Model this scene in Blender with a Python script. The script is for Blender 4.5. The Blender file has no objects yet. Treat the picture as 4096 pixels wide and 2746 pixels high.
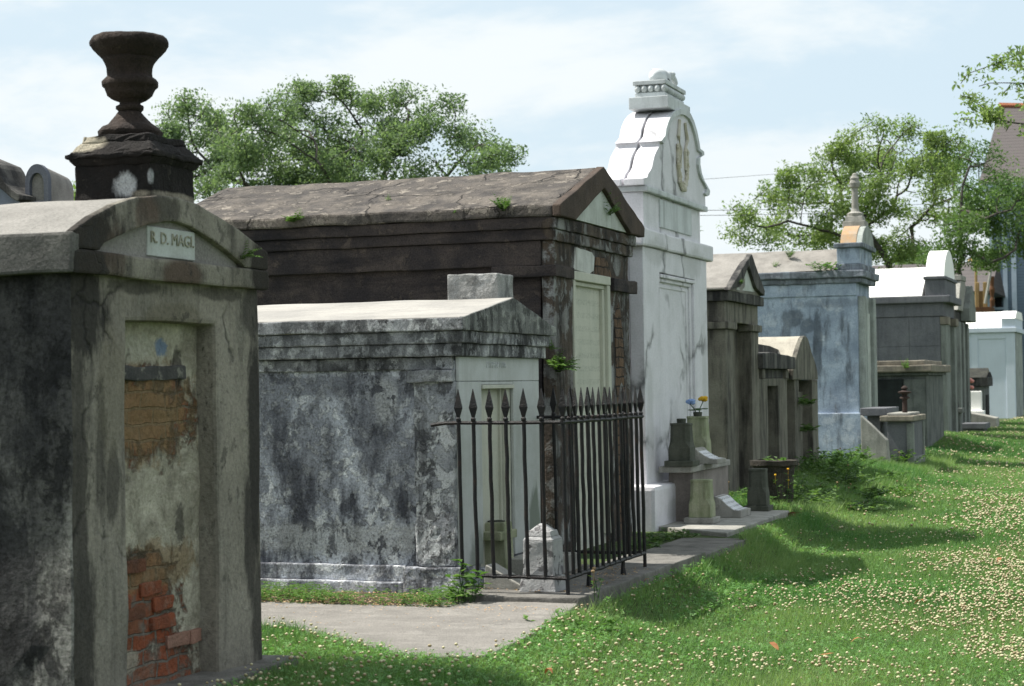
import bpy, bmesh, math, random
import numpy as np
from mathutils import Vector, Matrix, noise as mnoise, kdtree
random.seed(7); np.random.seed(7)
scene = bpy.context.scene
COL = scene.collection
# ------------------------------------------------------------------ camera
FPX, CX, CY = 7450.0, 2048.0, 1373.0
RHO, PIT, PSI = .0146, .0229, math.radians(19.6)
EYE = np.array([0, 0, 1.6])
_h = np.array([-math.sin(PSI), math.cos(PSI), 0]); _R = np.array([math.cos(PSI), math.sin(PSI), 0]); _Z = np.array([0, 0, 1.])
FW = math.cos(PIT)*_h + math.sin(PIT)*_Z
_U = -math.sin(PIT)*_h + math.cos(PIT)*_Z
CXV = math.cos(RHO)*_R - math.sin(RHO)*_U
CYV = math.sin(RHO)*_R + math.cos(RHO)*_U
KD = 1.7512
def at(x, y, X=None, Y=None, Z=None, d=None):
    """point from image pixels: sight line through the photo (2339 px wide reading) met with a world plane"""
    r = FW + (x*KD-CX)/FPX*CXV - (y*KD-CY)/FPX*CYV
    if X is not None: t = (X-EYE[0])/r[0]
    elif Y is not None: t = (Y-EYE[1])/r[1]
    elif Z is not None: t = (Z-EYE[2])/r[2]
    else: t = d
    p = EYE + t*r
    return (float(p[0]), float(p[1]), float(p[2]))
cd = bpy.data.cameras.new('camera'); cam = bpy.data.objects.new('camera', cd); COL.objects.link(cam)
m = Matrix.Identity(4)
for i in range(3):
    m[i][0] = CXV[i]; m[i][1] = CYV[i]; m[i][2] = -FW[i]; m[i][3] = EYE[i]
cam.matrix_world = m
cd.sensor_width = 36; cd.lens = FPX/4096*36; cd.clip_start = .1; cd.clip_end = 2000
cd.dof.use_dof = True; cd.dof.focus_distance = 15.5; cd.dof.aperture_fstop = 5.0
scene.camera = cam
# ------------------------------------------------------------------ light
SUN = Vector((-.63, -.06, 1.0)).normalized()
sl = bpy.data.lights.new('sun', 'SUN'); so = bpy.data.objects.new('sun', sl); COL.objects.link(so)
sl.energy = 4.8; sl.angle = math.radians(.53); sl.color = (1, .955, .87)
so.rotation_euler = SUN.to_track_quat('Z', 'Y').to_euler()
so.location = (-20, 0, 30)
world = bpy.data.worlds.new('World'); scene.world = world; world.use_nodes = True
nt = world.node_tree; nt.nodes.clear()
def nn(nt, t, **k):
    n = nt.nodes.new(t)
    for a, b in k.items(): setattr(n, a, b)
    return n
sky = nn(nt, 'ShaderNodeTexSky', sky_type='NISHITA', sun_disc=False)
sky.sun_elevation = math.asin(SUN.z); sky.sun_rotation = math.atan2(SUN.x, SUN.y)
sky.air_density = 1.0; sky.dust_density = 1.2; sky.ozone_density = 1.0
tc = nn(nt, 'ShaderNodeTexCoord')
sep = nn(nt, 'ShaderNodeSeparateXYZ'); nt.links.new(tc.outputs['Generated'], sep.inputs[0])
def mth(nt, op, a, b=None, clamp=False):
    n = nn(nt, 'ShaderNodeMath', operation=op, use_clamp=clamp)
    for i, v in enumerate((a, b)):
        if v is None: continue
        if isinstance(v, (int, float)): n.inputs[i].default_value = v
        else: nt.links.new(v, n.inputs[i])
    return n.outputs[0]
def ramp(nt, fac, stops, interp='LINEAR'):
    n = nn(nt, 'ShaderNodeValToRGB'); n.color_ramp.interpolation = interp
    e = n.color_ramp.elements
    while len(e) < len(stops): e.new(.5)
    for el, (p, c) in zip(e, stops):
        el.position = p
        el.color = (c, c, c, 1) if isinstance(c, (int, float)) else (*c, 1)
    nt.links.new(fac, n.inputs[0]); return n.outputs[0]
def mix(nt, fac, a, b, bt='MIX'):
    n = nn(nt, 'ShaderNodeMix', data_type='RGBA', blend_type=bt)
    for s, v in ((0, fac), (6, a), (7, b)):
        if isinstance(v, (int, float)): n.inputs[s].default_value = v
        elif isinstance(v, tuple): n.inputs[s].default_value = (*v, 1)
        else: nt.links.new(v, n.inputs[s])
    return n.outputs[2]
def noi(nt, vec, scale, detail=5, rough=.6, dist=0., loc=(0, 0, 0), sc=(1, 1, 1)):
    mp = nn(nt, 'ShaderNodeMapping'); mp.inputs['Location'].default_value = loc; mp.inputs['Scale'].default_value = sc
    nt.links.new(vec, mp.inputs[0])
    n = nn(nt, 'ShaderNodeTexNoise'); n.inputs['Scale'].default_value = scale; n.inputs['Detail'].default_value = detail
    n.inputs['Roughness'].default_value = rough; n.inputs['Distortion'].default_value = dist
    nt.links.new(mp.outputs[0], n.inputs['Vector']); return n.outputs['Fac']
zz = mth(nt, 'ADD', mth(nt, 'MAXIMUM', sep.outputs['Z'], 0.0), .22)
cb = nn(nt, 'ShaderNodeCombineXYZ')
nt.links.new(mth(nt, 'DIVIDE', sep.outputs['X'], zz), cb.inputs[0]); nt.links.new(mth(nt, 'DIVIDE', sep.outputs['Y'], zz), cb.inputs[1])
cl = noi(nt, cb.outputs[0], 1.5, 9, .58, .2, loc=(3.1, 1.7, 0))
cmask = ramp(nt, cl, [(.42, 0), (.56, 1)], 'EASE')
veil = noi(nt, cb.outputs[0], .5, 3, .5, 0, loc=(8, 2, 0))
cm = mth(nt, 'ADD', mth(nt, 'MULTIPLY', cmask, .68), mth(nt, 'MULTIPLY', veil, .42), True)
skc = mix(nt, 1.0, sky.outputs[0], (1.0, 1.0, 1.0), 'MULTIPLY')
skyc = mix(nt, cm, mix(nt, .85, skc, (5.2, 6.5, 7.35)), (7.2, 7.6, 7.7))
bg = nn(nt, 'ShaderNodeBackground'); bg.inputs['Strength'].default_value = .076
nt.links.new(skyc, bg.inputs[0])
wo = nn(nt, 'ShaderNodeOutputWorld'); nt.links.new(bg.outputs[0], wo.inputs[0])
scene.view_settings.view_transform = 'Standard'; scene.view_settings.look = 'None'
scene.view_settings.exposure = .80; scene.view_settings.gamma = 1.0
scene.render.resolution_x = 1024; scene.render.resolution_y = 686
scene.cycles.max_bounces = 8
# ------------------------------------------------------------------ materials
def new_mat(name):
    mt = bpy.data.materials.new(name); mt.use_nodes = True; nt = mt.node_tree; nt.nodes.clear()
    return mt, nt
def out(nt, sh):
    o = nn(nt, 'ShaderNodeOutputMaterial'); nt.links.new(sh, o.inputs[0])
def spotmask(nt, vec, spots, wob=.62, ns=6., zs=.38):
    """patches of dirt, bare brick and painted light with a shape of their own: ragged ellipsoids in the object's own coordinates"""
    n = noi(nt, vec, ns, 9, .74, .35, sc=(1, 1, zs))
    acc = None
    for c, r, s in spots:
        v1 = nn(nt, 'ShaderNodeVectorMath', operation='SUBTRACT'); nt.links.new(vec, v1.inputs[0]); v1.inputs[1].default_value = c
        v2 = nn(nt, 'ShaderNodeVectorMath', operation='DIVIDE'); nt.links.new(v1.outputs[0], v2.inputs[0]); v2.inputs[1].default_value = r
        v3 = nn(nt, 'ShaderNodeVectorMath', operation='LENGTH'); nt.links.new(v2.outputs[0], v3.inputs[0])
        d = mth(nt, 'ADD', v3.outputs['Value'], mth(nt, 'MULTIPLY', mth(nt, 'SUBTRACT', n, .5), wob*3))
        f = mth(nt, 'MULTIPLY', mth(nt, 'MULTIPLY', mth(nt, 'SUBTRACT', 1.12, d), 2.8, True), s)
        acc = f if acc is None else mth(nt, 'MAXIMUM', acc, f)
    return acc
def stucco(name, base, alt, dark, light=None, s=1., alt_t=(.4, .65), streak=.5, streak_t=(.48, .68), flake=0., flake_t=(.52, .58), flake_s=5.,
           spots=(), spotcol=None, spots2=(), spot2col=None, bump=.35, rough=.9, speck=.25, off=(0, 0, 0), rows=None, cracks=0., streak_sc=(4., 4., .5), grain=55., pits=None):
    mt, nt = new_mat(name); L = nt.links
    tcn = nn(nt, 'ShaderNodeTexCoord'); mp = nn(nt, 'ShaderNodeMapping'); mp.inputs['Location'].default_value = off
    L.new(tcn.outputs['Object'], mp.inputs[0]); v = mp.outputs[0]
    vo = tcn.outputs['Object']
    col = mix(nt, ramp(nt, noi(nt, v, 1.7*s, 7, .62, .2), [(alt_t[0], 0), (alt_t[1], 1)]), base, alt)
    hgt = noi(nt, v, grain, 6, .65)
    if flake:
        fm = ramp(nt, noi(nt, v, flake_s, 12, .68, .35, loc=(2, 5, 1)), [(flake_t[0], 0), (flake_t[1], 1)])
        fm2 = ramp(nt, noi(nt, v, 1.3, 4, .6, 0, loc=(9, 3, 4)), [(.3, .25), (.6, 1)])
        fm = mth(nt, 'MULTIPLY', mth(nt, 'MULTIPLY', fm, fm2), flake)
        col = mix(nt, fm, col, light)
        hgt = mth(nt, 'ADD', hgt, mth(nt, 'MULTIPLY', fm, .8))
    if streak:
        st = ramp(nt, noi(nt, v, 1.6, 8, .66, .15, loc=(4, 4, 7), sc=streak_sc), [(streak_t[0], 0), (streak_t[1], 1)])
        col = mix(nt, mth(nt, 'MULTIPLY', st, streak), col, dark)
    if spots:
        col = mix(nt, spotmask(nt, vo, spots), col, spotcol or dark)
    if spots2:
        col = mix(nt, spotmask(nt, vo, spots2, .4, 7), col, spot2col)
    if cracks:
        vr = nn(nt, 'ShaderNodeTexVoronoi', feature='DISTANCE_TO_EDGE'); vr.inputs['Scale'].default_value = cracks
        dn = nn(nt, 'ShaderNodeTexNoise'); dn.inputs['Scale'].default_value = 4; dn.inputs['Detail'].default_value = 6; L.new(v, dn.inputs['Vector'])
        va = nn(nt, 'ShaderNodeVectorMath', operation='ADD'); L.new(v, va.inputs[0])
        vs = nn(nt, 'ShaderNodeVectorMath', operation='SCALE'); vs.inputs['Scale'].default_value = .35; L.new(dn.outputs['Color'], vs.inputs[0]); L.new(vs.outputs[0], va.inputs[1])
        L.new(va.outputs[0], vr.inputs['Vector'])
        ck = ramp(nt, vr.outputs['Distance'], [(.0, 1), (.018, 0)])
        ck = mth(nt, 'MULTIPLY', ck, ramp(nt, noi(nt, v, 1.1, 3, .5, 0, loc=(1, 8, 2)), [(.42, 0), (.55, 1)]))
        col = mix(nt, mth(nt, 'MULTIPLY', ck, .8), col, tuple(c*.3 for c in dark))
        hgt = mth(nt, 'SUBTRACT', hgt, mth(nt, 'MULTIPLY', ck, 1.5))
    if pits:   # crisp black mould specks and lost skin
        am, ps, p0, p1 = pits
        pm = ramp(nt, noi(nt, v, ps, 13, .72, .25, loc=(5, 1, 9), sc=(1, 1, .75)), [(p0, 0), (p1, 1)])
        pg = ramp(nt, noi(nt, v, 1.6, 5, .6, .2, loc=(3, 9, 2), sc=(1, 1, .7)), [(.36, .15), (.6, 1)])
        pm = mth(nt, 'MULTIPLY', mth(nt, 'MULTIPLY', pm, pg), am)
        col = mix(nt, pm, col, dark); hgt = mth(nt, 'SUBTRACT', hgt, mth(nt, 'MULTIPLY', pm, .6))
    if rows:   # worn engraved inscription: rows of broken strokes
        axis, z0, pitch, ink = rows
        sp = nn(nt, 'ShaderNodeSeparateXYZ'); L.new(vo, sp.inputs[0])
        fr = mth(nt, 'FRACT', mth(nt, 'DIVIDE', sp.outputs[axis], pitch))
        band = mth(nt, 'MULTIPLY', mth(nt, 'GREATER_THAN', fr, .3), mth(nt, 'LESS_THAN', fr, .72))
        tx = noi(nt, vo, 60, 2, .6, 0, sc=(1, 1, 1))
        tx = ramp(nt, tx, [(.50, 0), (.56, 1)])
        col = mix(nt, mth(nt, 'MULTIPLY', mth(nt, 'MULTIPLY', band, tx), ink), col, (.03, .03, .03))
    if speck:
        sk = ramp(nt, noi(nt, v, 38*s, 8, .75), [(.3, 1-speck*1.6), (.55, 1.0), (.75, 1+speck*.5)])
        col = mix(nt, 1.0, col, sk, 'MULTIPLY')
    bp = nn(nt, 'ShaderNodeBump'); bp.inputs['Strength'].default_value = bump; bp.inputs['Distance'].default_value = .02
    L.new(hgt, bp.inputs['Height'])
    bs = nn(nt, 'ShaderNodeBsdfPrincipled'); bs.inputs['Roughness'].default_value = rough
    bs.inputs['Specular IOR Level'].default_value = .25
    L.new(col, bs.inputs['Base Color']); L.new(bp.outputs[0], bs.inputs['Normal'])
    out(nt, bs.outputs[0]); return mt
def leafmat(name, c1, c2, trans=.45, rough=.5, attr=True, ns=.6):
    mt, nt = new_mat(name); L = nt.links
    if attr:
        a = nn(nt, 'ShaderNodeAttribute', attribute_name='tint'); f = a.outputs['Fac']
    else:
        tcn = nn(nt, 'ShaderNodeTexCoord'); f = ramp(nt, noi(nt, tcn.outputs['Object'], ns*20, 4, .7), [(.3, 0), (.7, 1)])
    col = mix(nt, f, c1, c2)
    bs = nn(nt, 'ShaderNodeBsdfPrincipled'); bs.inputs['Roughness'].default_value = rough; bs.inputs['Specular IOR Level'].default_value = .25
    L.new(col, bs.inputs['Base Color'])
    tr = nn(nt, 'ShaderNodeBsdfTranslucent'); L.new(mix(nt, 1., col, (1.15, 1.25, .7), 'MULTIPLY'), tr.inputs[0])
    mx = nn(nt, 'ShaderNodeMixShader'); mx.inputs[0].default_value = trans
    L.new(bs.outputs[0], mx.inputs[1]); L.new(tr.outputs[0], mx.inputs[2]); out(nt, mx.outputs[0]); return mt
# ------------------------------------------------------------------ geometry helpers
def box(bm, x0, x1, y0, y1, z0, z1):
    x0, x1 = sorted((x0, x1)); y0, y1 = sorted((y0, y1)); z0, z1 = sorted((z0, z1))
    v = [bm.verts.new(p) for p in ((x0, y0, z0), (x1, y0, z0), (x1, y1, z0), (x0, y1, z0), (x0, y0, z1), (x1, y0, z1), (x1, y1, z1), (x0, y1, z1))]
    for f in ((0, 3, 2, 1), (4, 5, 6, 7), (0, 1, 5, 4), (1, 2, 6, 5), (2, 3, 7, 6), (3, 0, 4, 7)): bm.faces.new([v[i] for i in f])
def extr(bm, pts, axis, a, b):
    def P(u, w, t):
        return (t, u, w) if axis == 'x' else (u, t, w) if axis == 'y' else (u, w, t)
    va = [bm.verts.new(P(u, w, a)) for u, w in pts]; vb = [bm.verts.new(P(u, w, b)) for u, w in pts]
    n = len(pts)
    bm.faces.new(va); bm.faces.new(vb[::-1])
    for i in range(n): bm.faces.new((va[i], vb[i], vb[(i+1) % n], va[(i+1) % n]))
def frustum(bm, cx, cy, z0, z1, a0, a1, b0=None, b1=None):
    b0 = a0 if b0 is None else b0; b1 = a1 if b1 is None else b1
    lo = [bm.verts.new((cx+sx*a0, cy+sy*b0, z0)) for sx, sy in ((-1, -1), (1, -1), (1, 1), (-1, 1))]
    hi = [bm.verts.new((cx+sx*a1, cy+sy*b1, z1)) for sx, sy in ((-1, -1), (1, -1), (1, 1), (-1, 1))]
    bm.faces.new(lo[::-1]); bm.faces.new(hi)
    for i in range(4): bm.faces.new((lo[i], lo[(i+1) % 4], hi[(i+1) % 4], hi[i]))
def lathe(bm, prof, cx, cy, seg=28, rot=0.):
    rings = []
    for r, z in prof:
        rings.append([bm.verts.new((cx+r*math.cos(2*math.pi*i/seg+rot), cy+r*math.sin(2*math.pi*i/seg+rot), z)) for i in range(seg)])
    for a, b in zip(rings, rings[1:]):
        for i in range(seg): bm.faces.new((a[i], a[(i+1) % seg], b[(i+1) % seg], b[i]))
    bm.faces.new(rings[0][::-1]); bm.faces.new(rings[-1])
def tube(bm, pts, rad, seg=6):
    pts = [Vector(p) for p in pts]; rings = []
    if isinstance(rad, (int, float)): rad = [rad]*len(pts)
    for i, p in enumerate(pts):
        d = (pts[min(i+1, len(pts)-1)]-pts[max(i-1, 0)]).normalized()
        u = d.orthogonal().normalized() if abs(d.z) > .99 else d.cross(Vector((0, 0, 1))).normalized()
        w = d.cross(u)
        rings.append([bm.verts.new(p+(u*math.cos(2*math.pi*k/seg)+w*math.sin(2*math.pi*k/seg))*rad[i]) for k in range(seg)])
    for a, b in zip(rings, rings[1:]):
        for k in range(seg): bm.faces.new((a[k], a[(k+1) % seg], b[(k+1) % seg], b[k]))
    bm.faces.new(rings[0][::-1]); bm.faces.new(rings[-1])
def ellipsoid(bm, c, r, u=12, v=8):
    mt = Matrix.Translation(c) @ Matrix.Diagonal((*r, 1)); bmesh.ops.create_uvsphere(bm, u_segments=u, v_segments=v, radius=1, matrix=mt)
def setp(o, label=None, cat=None, group=None, kind=None):
    if label: o['label'] = label
    if cat: o['category'] = cat
    if group: o['group'] = group
    if kind: o['kind'] = kind
    return o
def thing(name, label, cat, loc, group=None):
    o = bpy.data.objects.new(name, None); COL.objects.link(o); o.location = loc; o.empty_display_size = .2
    return setp(o, label, cat, group)
def root_loc(o):
    v = Vector((0, 0, 0))
    while o is not None: v += o.location; o = o.parent
    return v
def fin(name, bm, mat, parent=None, bev=.01, grid=0, amp=0., freq=3., smooth=False, loc=None, label=None, amp2=0.):
    """world-space bmesh -> one mesh object; edges worn by a bevel, big faces sliced and roughened"""
    bmesh.ops.recalc_face_normals(bm, faces=bm.faces)
    if bev:
        es = [e for e in bm.edges if len(e.link_faces) == 2 and e.calc_face_angle(0) > .45]
        if es: bmesh.ops.bevel(bm, geom=es, offset=bev, segments=2 if bev > .006 else 1, affect='EDGES', clamp_overlap=True, profile=.6)
    if grid:
        co = np.array([v.co[:] for v in bm.verts])
        for ax in range(3):
            lo, hi = co[:, ax].min(), co[:, ax].max(); n = int((hi-lo)/grid)
            no = [0, 0, 0]; no[ax] = 1
            for i in range(1, n+1):
                p = [0, 0, 0]; p[ax] = lo+(hi-lo)*i/(n+1)
                bmesh.ops.bisect_plane(bm, geom=bm.verts[:]+bm.edges[:]+bm.faces[:], plane_co=p, plane_no=no)
    if amp:
        for v in bm.verts:
            n = mnoise.noise_vector(v.co*freq)*amp
            if amp2: n = n + mnoise.noise_vector(v.co*freq*5+Vector((7, 3, 1)))*amp2
            v.co += n
    bmesh.ops.triangulate(bm, faces=[f for f in bm.faces if len(f.verts) > 4])
    o0 = root_loc(parent) if parent is not None else Vector(loc if loc is not None else (0, 0, 0))
    bmesh.ops.translate(bm, verts=bm.verts, vec=-o0)
    me = bpy.data.meshes.new(name); bm.to_mesh(me); bm.free()
    if smooth: me.shade_smooth()
    me.materials.append(mat)
    o = bpy.data.objects.new(name, me); COL.objects.link(o)
    if parent is not None: o.parent = parent
    elif loc is not None: o.location = loc
    if label: o['label'] = label
    return o
def B(name, mat, parent, boxes, **k):
    bm = bmesh.new()
    for b in boxes: box(bm, *b)
    return fin(name, bm, mat, parent, **k)
def npmesh(name, V, F, mat, tint=None, parent=None, loc=(0, 0, 0)):
    """V (n,3), F list of equal sized polygons (k,m)"""
    V = np.asarray(V, dtype=np.float32)-np.array(loc, dtype=np.float32); F = np.asarray(F, dtype=np.int32)
    me = bpy.data.meshes.new(name)
    me.vertices.add(len(V)); me.vertices.foreach_set('co', V.ravel())
    k, mm = F.shape
    me.loops.add(k*mm); me.loops.foreach_set('vertex_index', F.ravel())
    me.polygons.add(k); me.polygons.foreach_set('loop_start', np.arange(0, k*mm, mm, dtype=np.int32))
    if tint is not None:
        at_ = me.attributes.new('tint', 'FLOAT', 'POINT'); at_.data.foreach_set('value', np.asarray(tint, dtype=np.float32))
    me.update(calc_edges=True); me.validate()
    me.materials.append(mat)
    o = bpy.data.objects.new(name, me); COL.objects.link(o)
    o.location = loc
    if parent is not None:
        o.parent = parent; o.location = Vector(loc)-root_loc(parent)
    return o
def text_part(name, s, mat, parent, origin, height, width, depth=.004):
    """raised lettering on a face that looks along +X (reads along +Y)"""
    cu = bpy.data.curves.new(name, 'FONT'); cu.body = s; cu.size = 1; cu.extrude = .02; cu.resolution_u = 2
    t = bpy.data.objects.new(name, cu); COL.objects.link(t)
    dg = bpy.context.evaluated_depsgraph_get()
    me = bpy.data.meshes.new_from_object(t.evaluated_get(dg)); bpy.data.objects.remove(t)
    co = np.array([v.co[:] for v in me.vertices]); mn = co.min(0); mx_ = co.max(0)
    o0 = root_loc(parent)
    for v in me.vertices:
        u = (v.co.x-mn[0])/(mx_[0]-mn[0]); w = (v.co.y-mn[1])/(mx_[1]-mn[1]); q = (v.co.z-mn[2])/(mx_[2]-mn[2])
        v.co = Vector((origin[0]+q*depth, origin[1]+u*width, origin[2]+w*height))-o0
    me.materials.clear(); me.materials.append(mat)
    o = bpy.data.objects.new(name, me); COL.objects.link(o); o.parent = parent; return o
# ------------------------------------------------------------------ material set
BLK = (.012, .012, .014)
M = {}
M['fore'] = stucco('grey_stucco', (.275, .253, .213), (.19, .176, .147), (.04, .038, .035), s=1.0, streak=.5, streak_t=(.5, .66), bump=.45, speck=.26, flake=.5, light=(.31, .30, .255), flake_t=(.57, .60), flake_s=6, cracks=.8, pits=(.6, 9, .56, .60),
    spots=[((.02, .10, 2.02), (.30, .22, .26), .9), ((.05, .05, 1.35), (.25, .09, .6), .7), ((.05, .36, 1.12), (.2, .07, .22), .7), ((.05, .26, 1.3), (.2, .06, .35), .55), ((.05, .09, .35), (.2, .12, .5), .8), ((.05, .05, .9), (.2, .09, 1.0), .75),
           ((.02, 1.90, 1.25), (.3, .09, .75), .92), ((.02, 1.84, .75), (.3, .08, .45), .8), ((0, 1.96, .3), (.3, .16, .35), .75), ((0, 1.88, 2.05), (.3, .16, .16), .7), ((0.02, .62, 2.14), (.2, .3, .04), .6), ((0.02, 1.5, 2.14), (.2, .3, .04), .6)],
    spotcol=(.024, .022, .021), spots2=[((.05, 1.0, 1.98), (.2, .35, .1), .6), ((.05, .35, 1.6), (.2, .15, .35), .4)], spot2col=(.13, .115, .08))
M['foreside'] = stucco('mottled_black_stucco', (.36, .345, .32), (.16, .154, .148), (.018, .018, .02), s=1.1, alt_t=(.38, .6), streak=.85, streak_t=(.48, .62), bump=.9, speck=.5, streak_sc=(3, 3, .8), grain=30., pits=(.8, 5, .53, .58),  # darker across the top of the wall and in patches
    spots=[((-.3, 0, 2.05), (2.2, .3, .55), .85), ((-.15, 0, 1.6), (.35, .3, .5), .75), ((-.45, 0, .55), (.3, .3, .7), .85), ((-.15, 0, 1.05), (.12, .3, .35), .6)], spotcol=(.02, .02, .024))
M['foreroof'] = stucco('pale_cement_roof', (.27, .258, .24), (.20, .192, .178), (.05, .05, .05), s=1.6, streak=0, bump=.5, speck=.25)
M['foretrim'] = stucco('grey_trim_stucco', (.25, .235, .195), (.17, .155, .128), (.03, .028, .026), s=1.8, streak=.55, streak_t=(.5, .64), bump=.4, speck=.25, cracks=2.2, pits=(.85, 9, .54, .58),
    spots=[((.06, .02, 2.3), (.14, .34, .3), .95), ((.06, 1.93, 2.3), (.14, .2, .22), .95), ((.06, .95, 2.22), (.06, .26, .06), .7), ((.06, .72, 2.56), (.06, .22, .09), .7), ((-1.3, -.07, 2.35), (.5, .3, .12), .6)],
    spotcol=(.022, .018, .015), spots2=[((.06, .98, 2.22), (.1, .2, .1), .9), ((.06, .62, 2.5), (.1, .14, .12), .8), ((.06, .3, 2.25), (.1, .1, .2), .5)], spot2col=(.10, .072, .055))
M['nameplate'] = stucco('white_name_plate', (.46, .49, .47), (.36, .38, .36), (.16, .15, .11), s=3, streak=.35, bump=.15, speck=.12)
M['letters'] = stucco('worn_letters', (.26, .25, .19), (.34, .34, .28), (.1, .09, .06), s=8, streak=.3, bump=.1, speck=.1)
M['urn'] = stucco('rusty_black_stone', (.048, .034, .028), (.022, .016, .014), (.01, .009, .009), (.11, .085, .07), s=3, streak=.4, flake=.7, flake_t=(.56, .66), flake_s=9, bump=.9, speck=.4, grain=40)
M['pedestal'] = stucco('black_crusted_stone', (.010, .009, .009), (.020, .016, .015), (.008, .008, .008), (.30, .27, .22), s=3, streak=.3, flake=.35, flake_t=(.60, .68), flake_s=7, bump=.9, speck=.4, grain=36,  # pale patches: lit white spot on the die, sunlight painted on the moulding
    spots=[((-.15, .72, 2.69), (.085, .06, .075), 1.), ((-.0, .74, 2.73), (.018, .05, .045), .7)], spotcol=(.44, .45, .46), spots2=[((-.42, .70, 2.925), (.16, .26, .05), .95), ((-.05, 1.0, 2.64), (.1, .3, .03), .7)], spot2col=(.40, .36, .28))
M['light'] = stucco('peeling_whitewash', (.41, .43, .48), (.56, .58, .63), (.05, .052, .066), (.78, .79, .80), s=1.5, alt_t=(.36, .62), streak=.85, streak_t=(.47, .62), streak_sc=(3, 3, 1.0), flake=.9, flake_t=(.525, .545), flake_s=10, bump=.8, speck=.45, grain=30, pits=(.85, 7, .53, .565),  # blue cast of the shaded side is mixed into the whitewash colours
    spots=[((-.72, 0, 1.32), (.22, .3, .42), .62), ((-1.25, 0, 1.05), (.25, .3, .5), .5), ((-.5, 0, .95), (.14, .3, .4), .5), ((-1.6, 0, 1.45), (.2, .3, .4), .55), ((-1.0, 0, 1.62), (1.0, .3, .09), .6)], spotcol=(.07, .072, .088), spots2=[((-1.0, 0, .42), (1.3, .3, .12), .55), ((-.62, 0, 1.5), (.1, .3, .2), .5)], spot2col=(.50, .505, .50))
M['lightpil'] = stucco('cracked_whitewash', (.42, .43, .45), (.28, .29, .315), (.05, .05, .056), (.66, .67, .68), s=2.2, alt_t=(.36, .6), streak=.7, streak_t=(.5, .62), flake=.85, flake_t=(.5, .53), flake_s=6, bump=1., speck=.4, grain=24, pits=(.8, 8, .55, .58))
M['lighttrim'] = stucco('stained_whitewash', (.38, .385, .40), (.22, .225, .235), (.03, .03, .032), (.64, .65, .65), s=2.2, alt_t=(.4, .6), streak=.85, streak_t=(.46, .62), flake=.8, flake_t=(.52, .55), flake_s=9, bump=.6, speck=.4, streak_sc=(3, 3, 1.6), grain=30, pits=(.9, 6, .50, .54))
M['lightfrieze'] = stucco('lichen_stucco_gable', (.24, .245, .235), (.13, .135, .13), (.03, .03, .03), (.42, .43, .40), s=2.2, streak=.7, streak_t=(.47, .62), flake=.7, flake_t=(.53, .56), flake_s=9, bump=.5, speck=.4, grain=40, pits=(.85, 8, .50, .54))
M['lightroof'] = stucco('chalky_roof', (.35, .335, .31), (.27, .26, .245), (.12, .12, .12), s=1.0, streak=.4, streak_sc=(1, 5, 3), streak_t=(.52, .7), bump=.3, speck=.12)
M['marble'] = stucco('pale_marble', (.47, .49, .485), (.40, .415, .40), (.22, .23, .20), s=2, streak=.35, streak_t=(.5, .75), bump=.12, speck=.1, rough=.6,
    spots=[((.02, 1.75, .42), (.2, .16, .3), .75), ((.02, .35, .25), (.2, .2, .25), .6)], spotcol=(.10, .13, .09))
M['tablet'] = stucco('cream_tablet', (.50, .50, .425), (.43, .44, .37), (.25, .27, .20), s=2, streak=.4, streak_t=(.5, .75), bump=.1, speck=.1, rough=.6)
M['tabtext'] = stucco('inscribed_cream_tablet', (.50, .50, .425), (.43, .44, .37), (.25, .27, .20), s=2, streak=.4, streak_t=(.5, .75), bump=.1, speck=.1, rough=.6, rows=(2, 0, .13, .22))
M['darkwall'] = stucco('blackened_brown_stucco', (.078, .062, .056), (.034, .029, .031), (.013, .012, .015), (.14, .11, .092), s=1.8, alt_t=(.36, .62), streak=.65, streak_sc=(.5, .5, 4), streak_t=(.47, .62), flake=.55, flake_t=(.56, .60), flake_s=4.5, bump=.7, speck=.45, grain=26)
M['darkfront'] = stucco('flaking_dark_front', (.10, .077, .060), (.042, .034, .03), (.015, .013, .013), (.33, .34, .34), s=2.4, streak=.8, streak_t=(.46, .6), flake=.85, flake_t=(.49, .55), flake_s=3.6, bump=.7, speck=.35, grain=36)
M['darkroof'] = stucco('lichen_brown_roof', (.150, .130, .112), (.072, .064, .06), (.03, .028, .028), (.30, .265, .225), s=2.2, alt_t=(.38, .6), streak=.5, streak_sc=(2, 2, 2), streak_t=(.5, .62), flake=.75, flake_t=(.545, .575), flake_s=8, bump=.9, speck=.45, cracks=1.1, grain=22)
M['darkrake'] = stucco('brown_rake_moulding', (.09, .066, .052), (.055, .042, .035), (.02, .017, .016), s=2, streak=.4, bump=.6, speck=.3)
M['gablewhite'] = stucco('white_gable_plaster', (.50, .53, .50), (.40, .42, .39), (.10, .10, .09), s=2, streak=.45, streak_t=(.5, .7), bump=.2, speck=.12)
M['oldbrick'] = None
M['white'] = stucco('white_painted_marble', (.69, .675, .715), (.59, .585, .61), (.26, .265, .27), s=1.3, streak=.16, streak_t=(.5, .72), bump=.2, speck=.12, rough=.6, flake=.12, light=(.45, .46, .45), flake_s=5, flake_t=(.57, .66), cracks=.3,
    spots=[((.02, .5, 3.08), (.3, .5, .16), .35), ((.02, 2.2, 3.05), (.3, .5, .2), .35), ((.02, 1.5, 3.75), (.3, 1.6, .1), .3), ((.02, .2, 1.2), (.3, .14, .7), .25), ((.02, 2.75, 1.6), (.3, .12, .8), .25), ((.2, .6, .2), (.3, .5, .14), .4)], spotcol=(.30, .31, .29))
M['whitegrey'] = stucco('grey_veined_marble', (.56, .59, .60), (.46, .48, .49), (.20, .21, .21), s=2, streak=.5, streak_t=(.5, .7), bump=.12, speck=.1, rough=.6)
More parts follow.
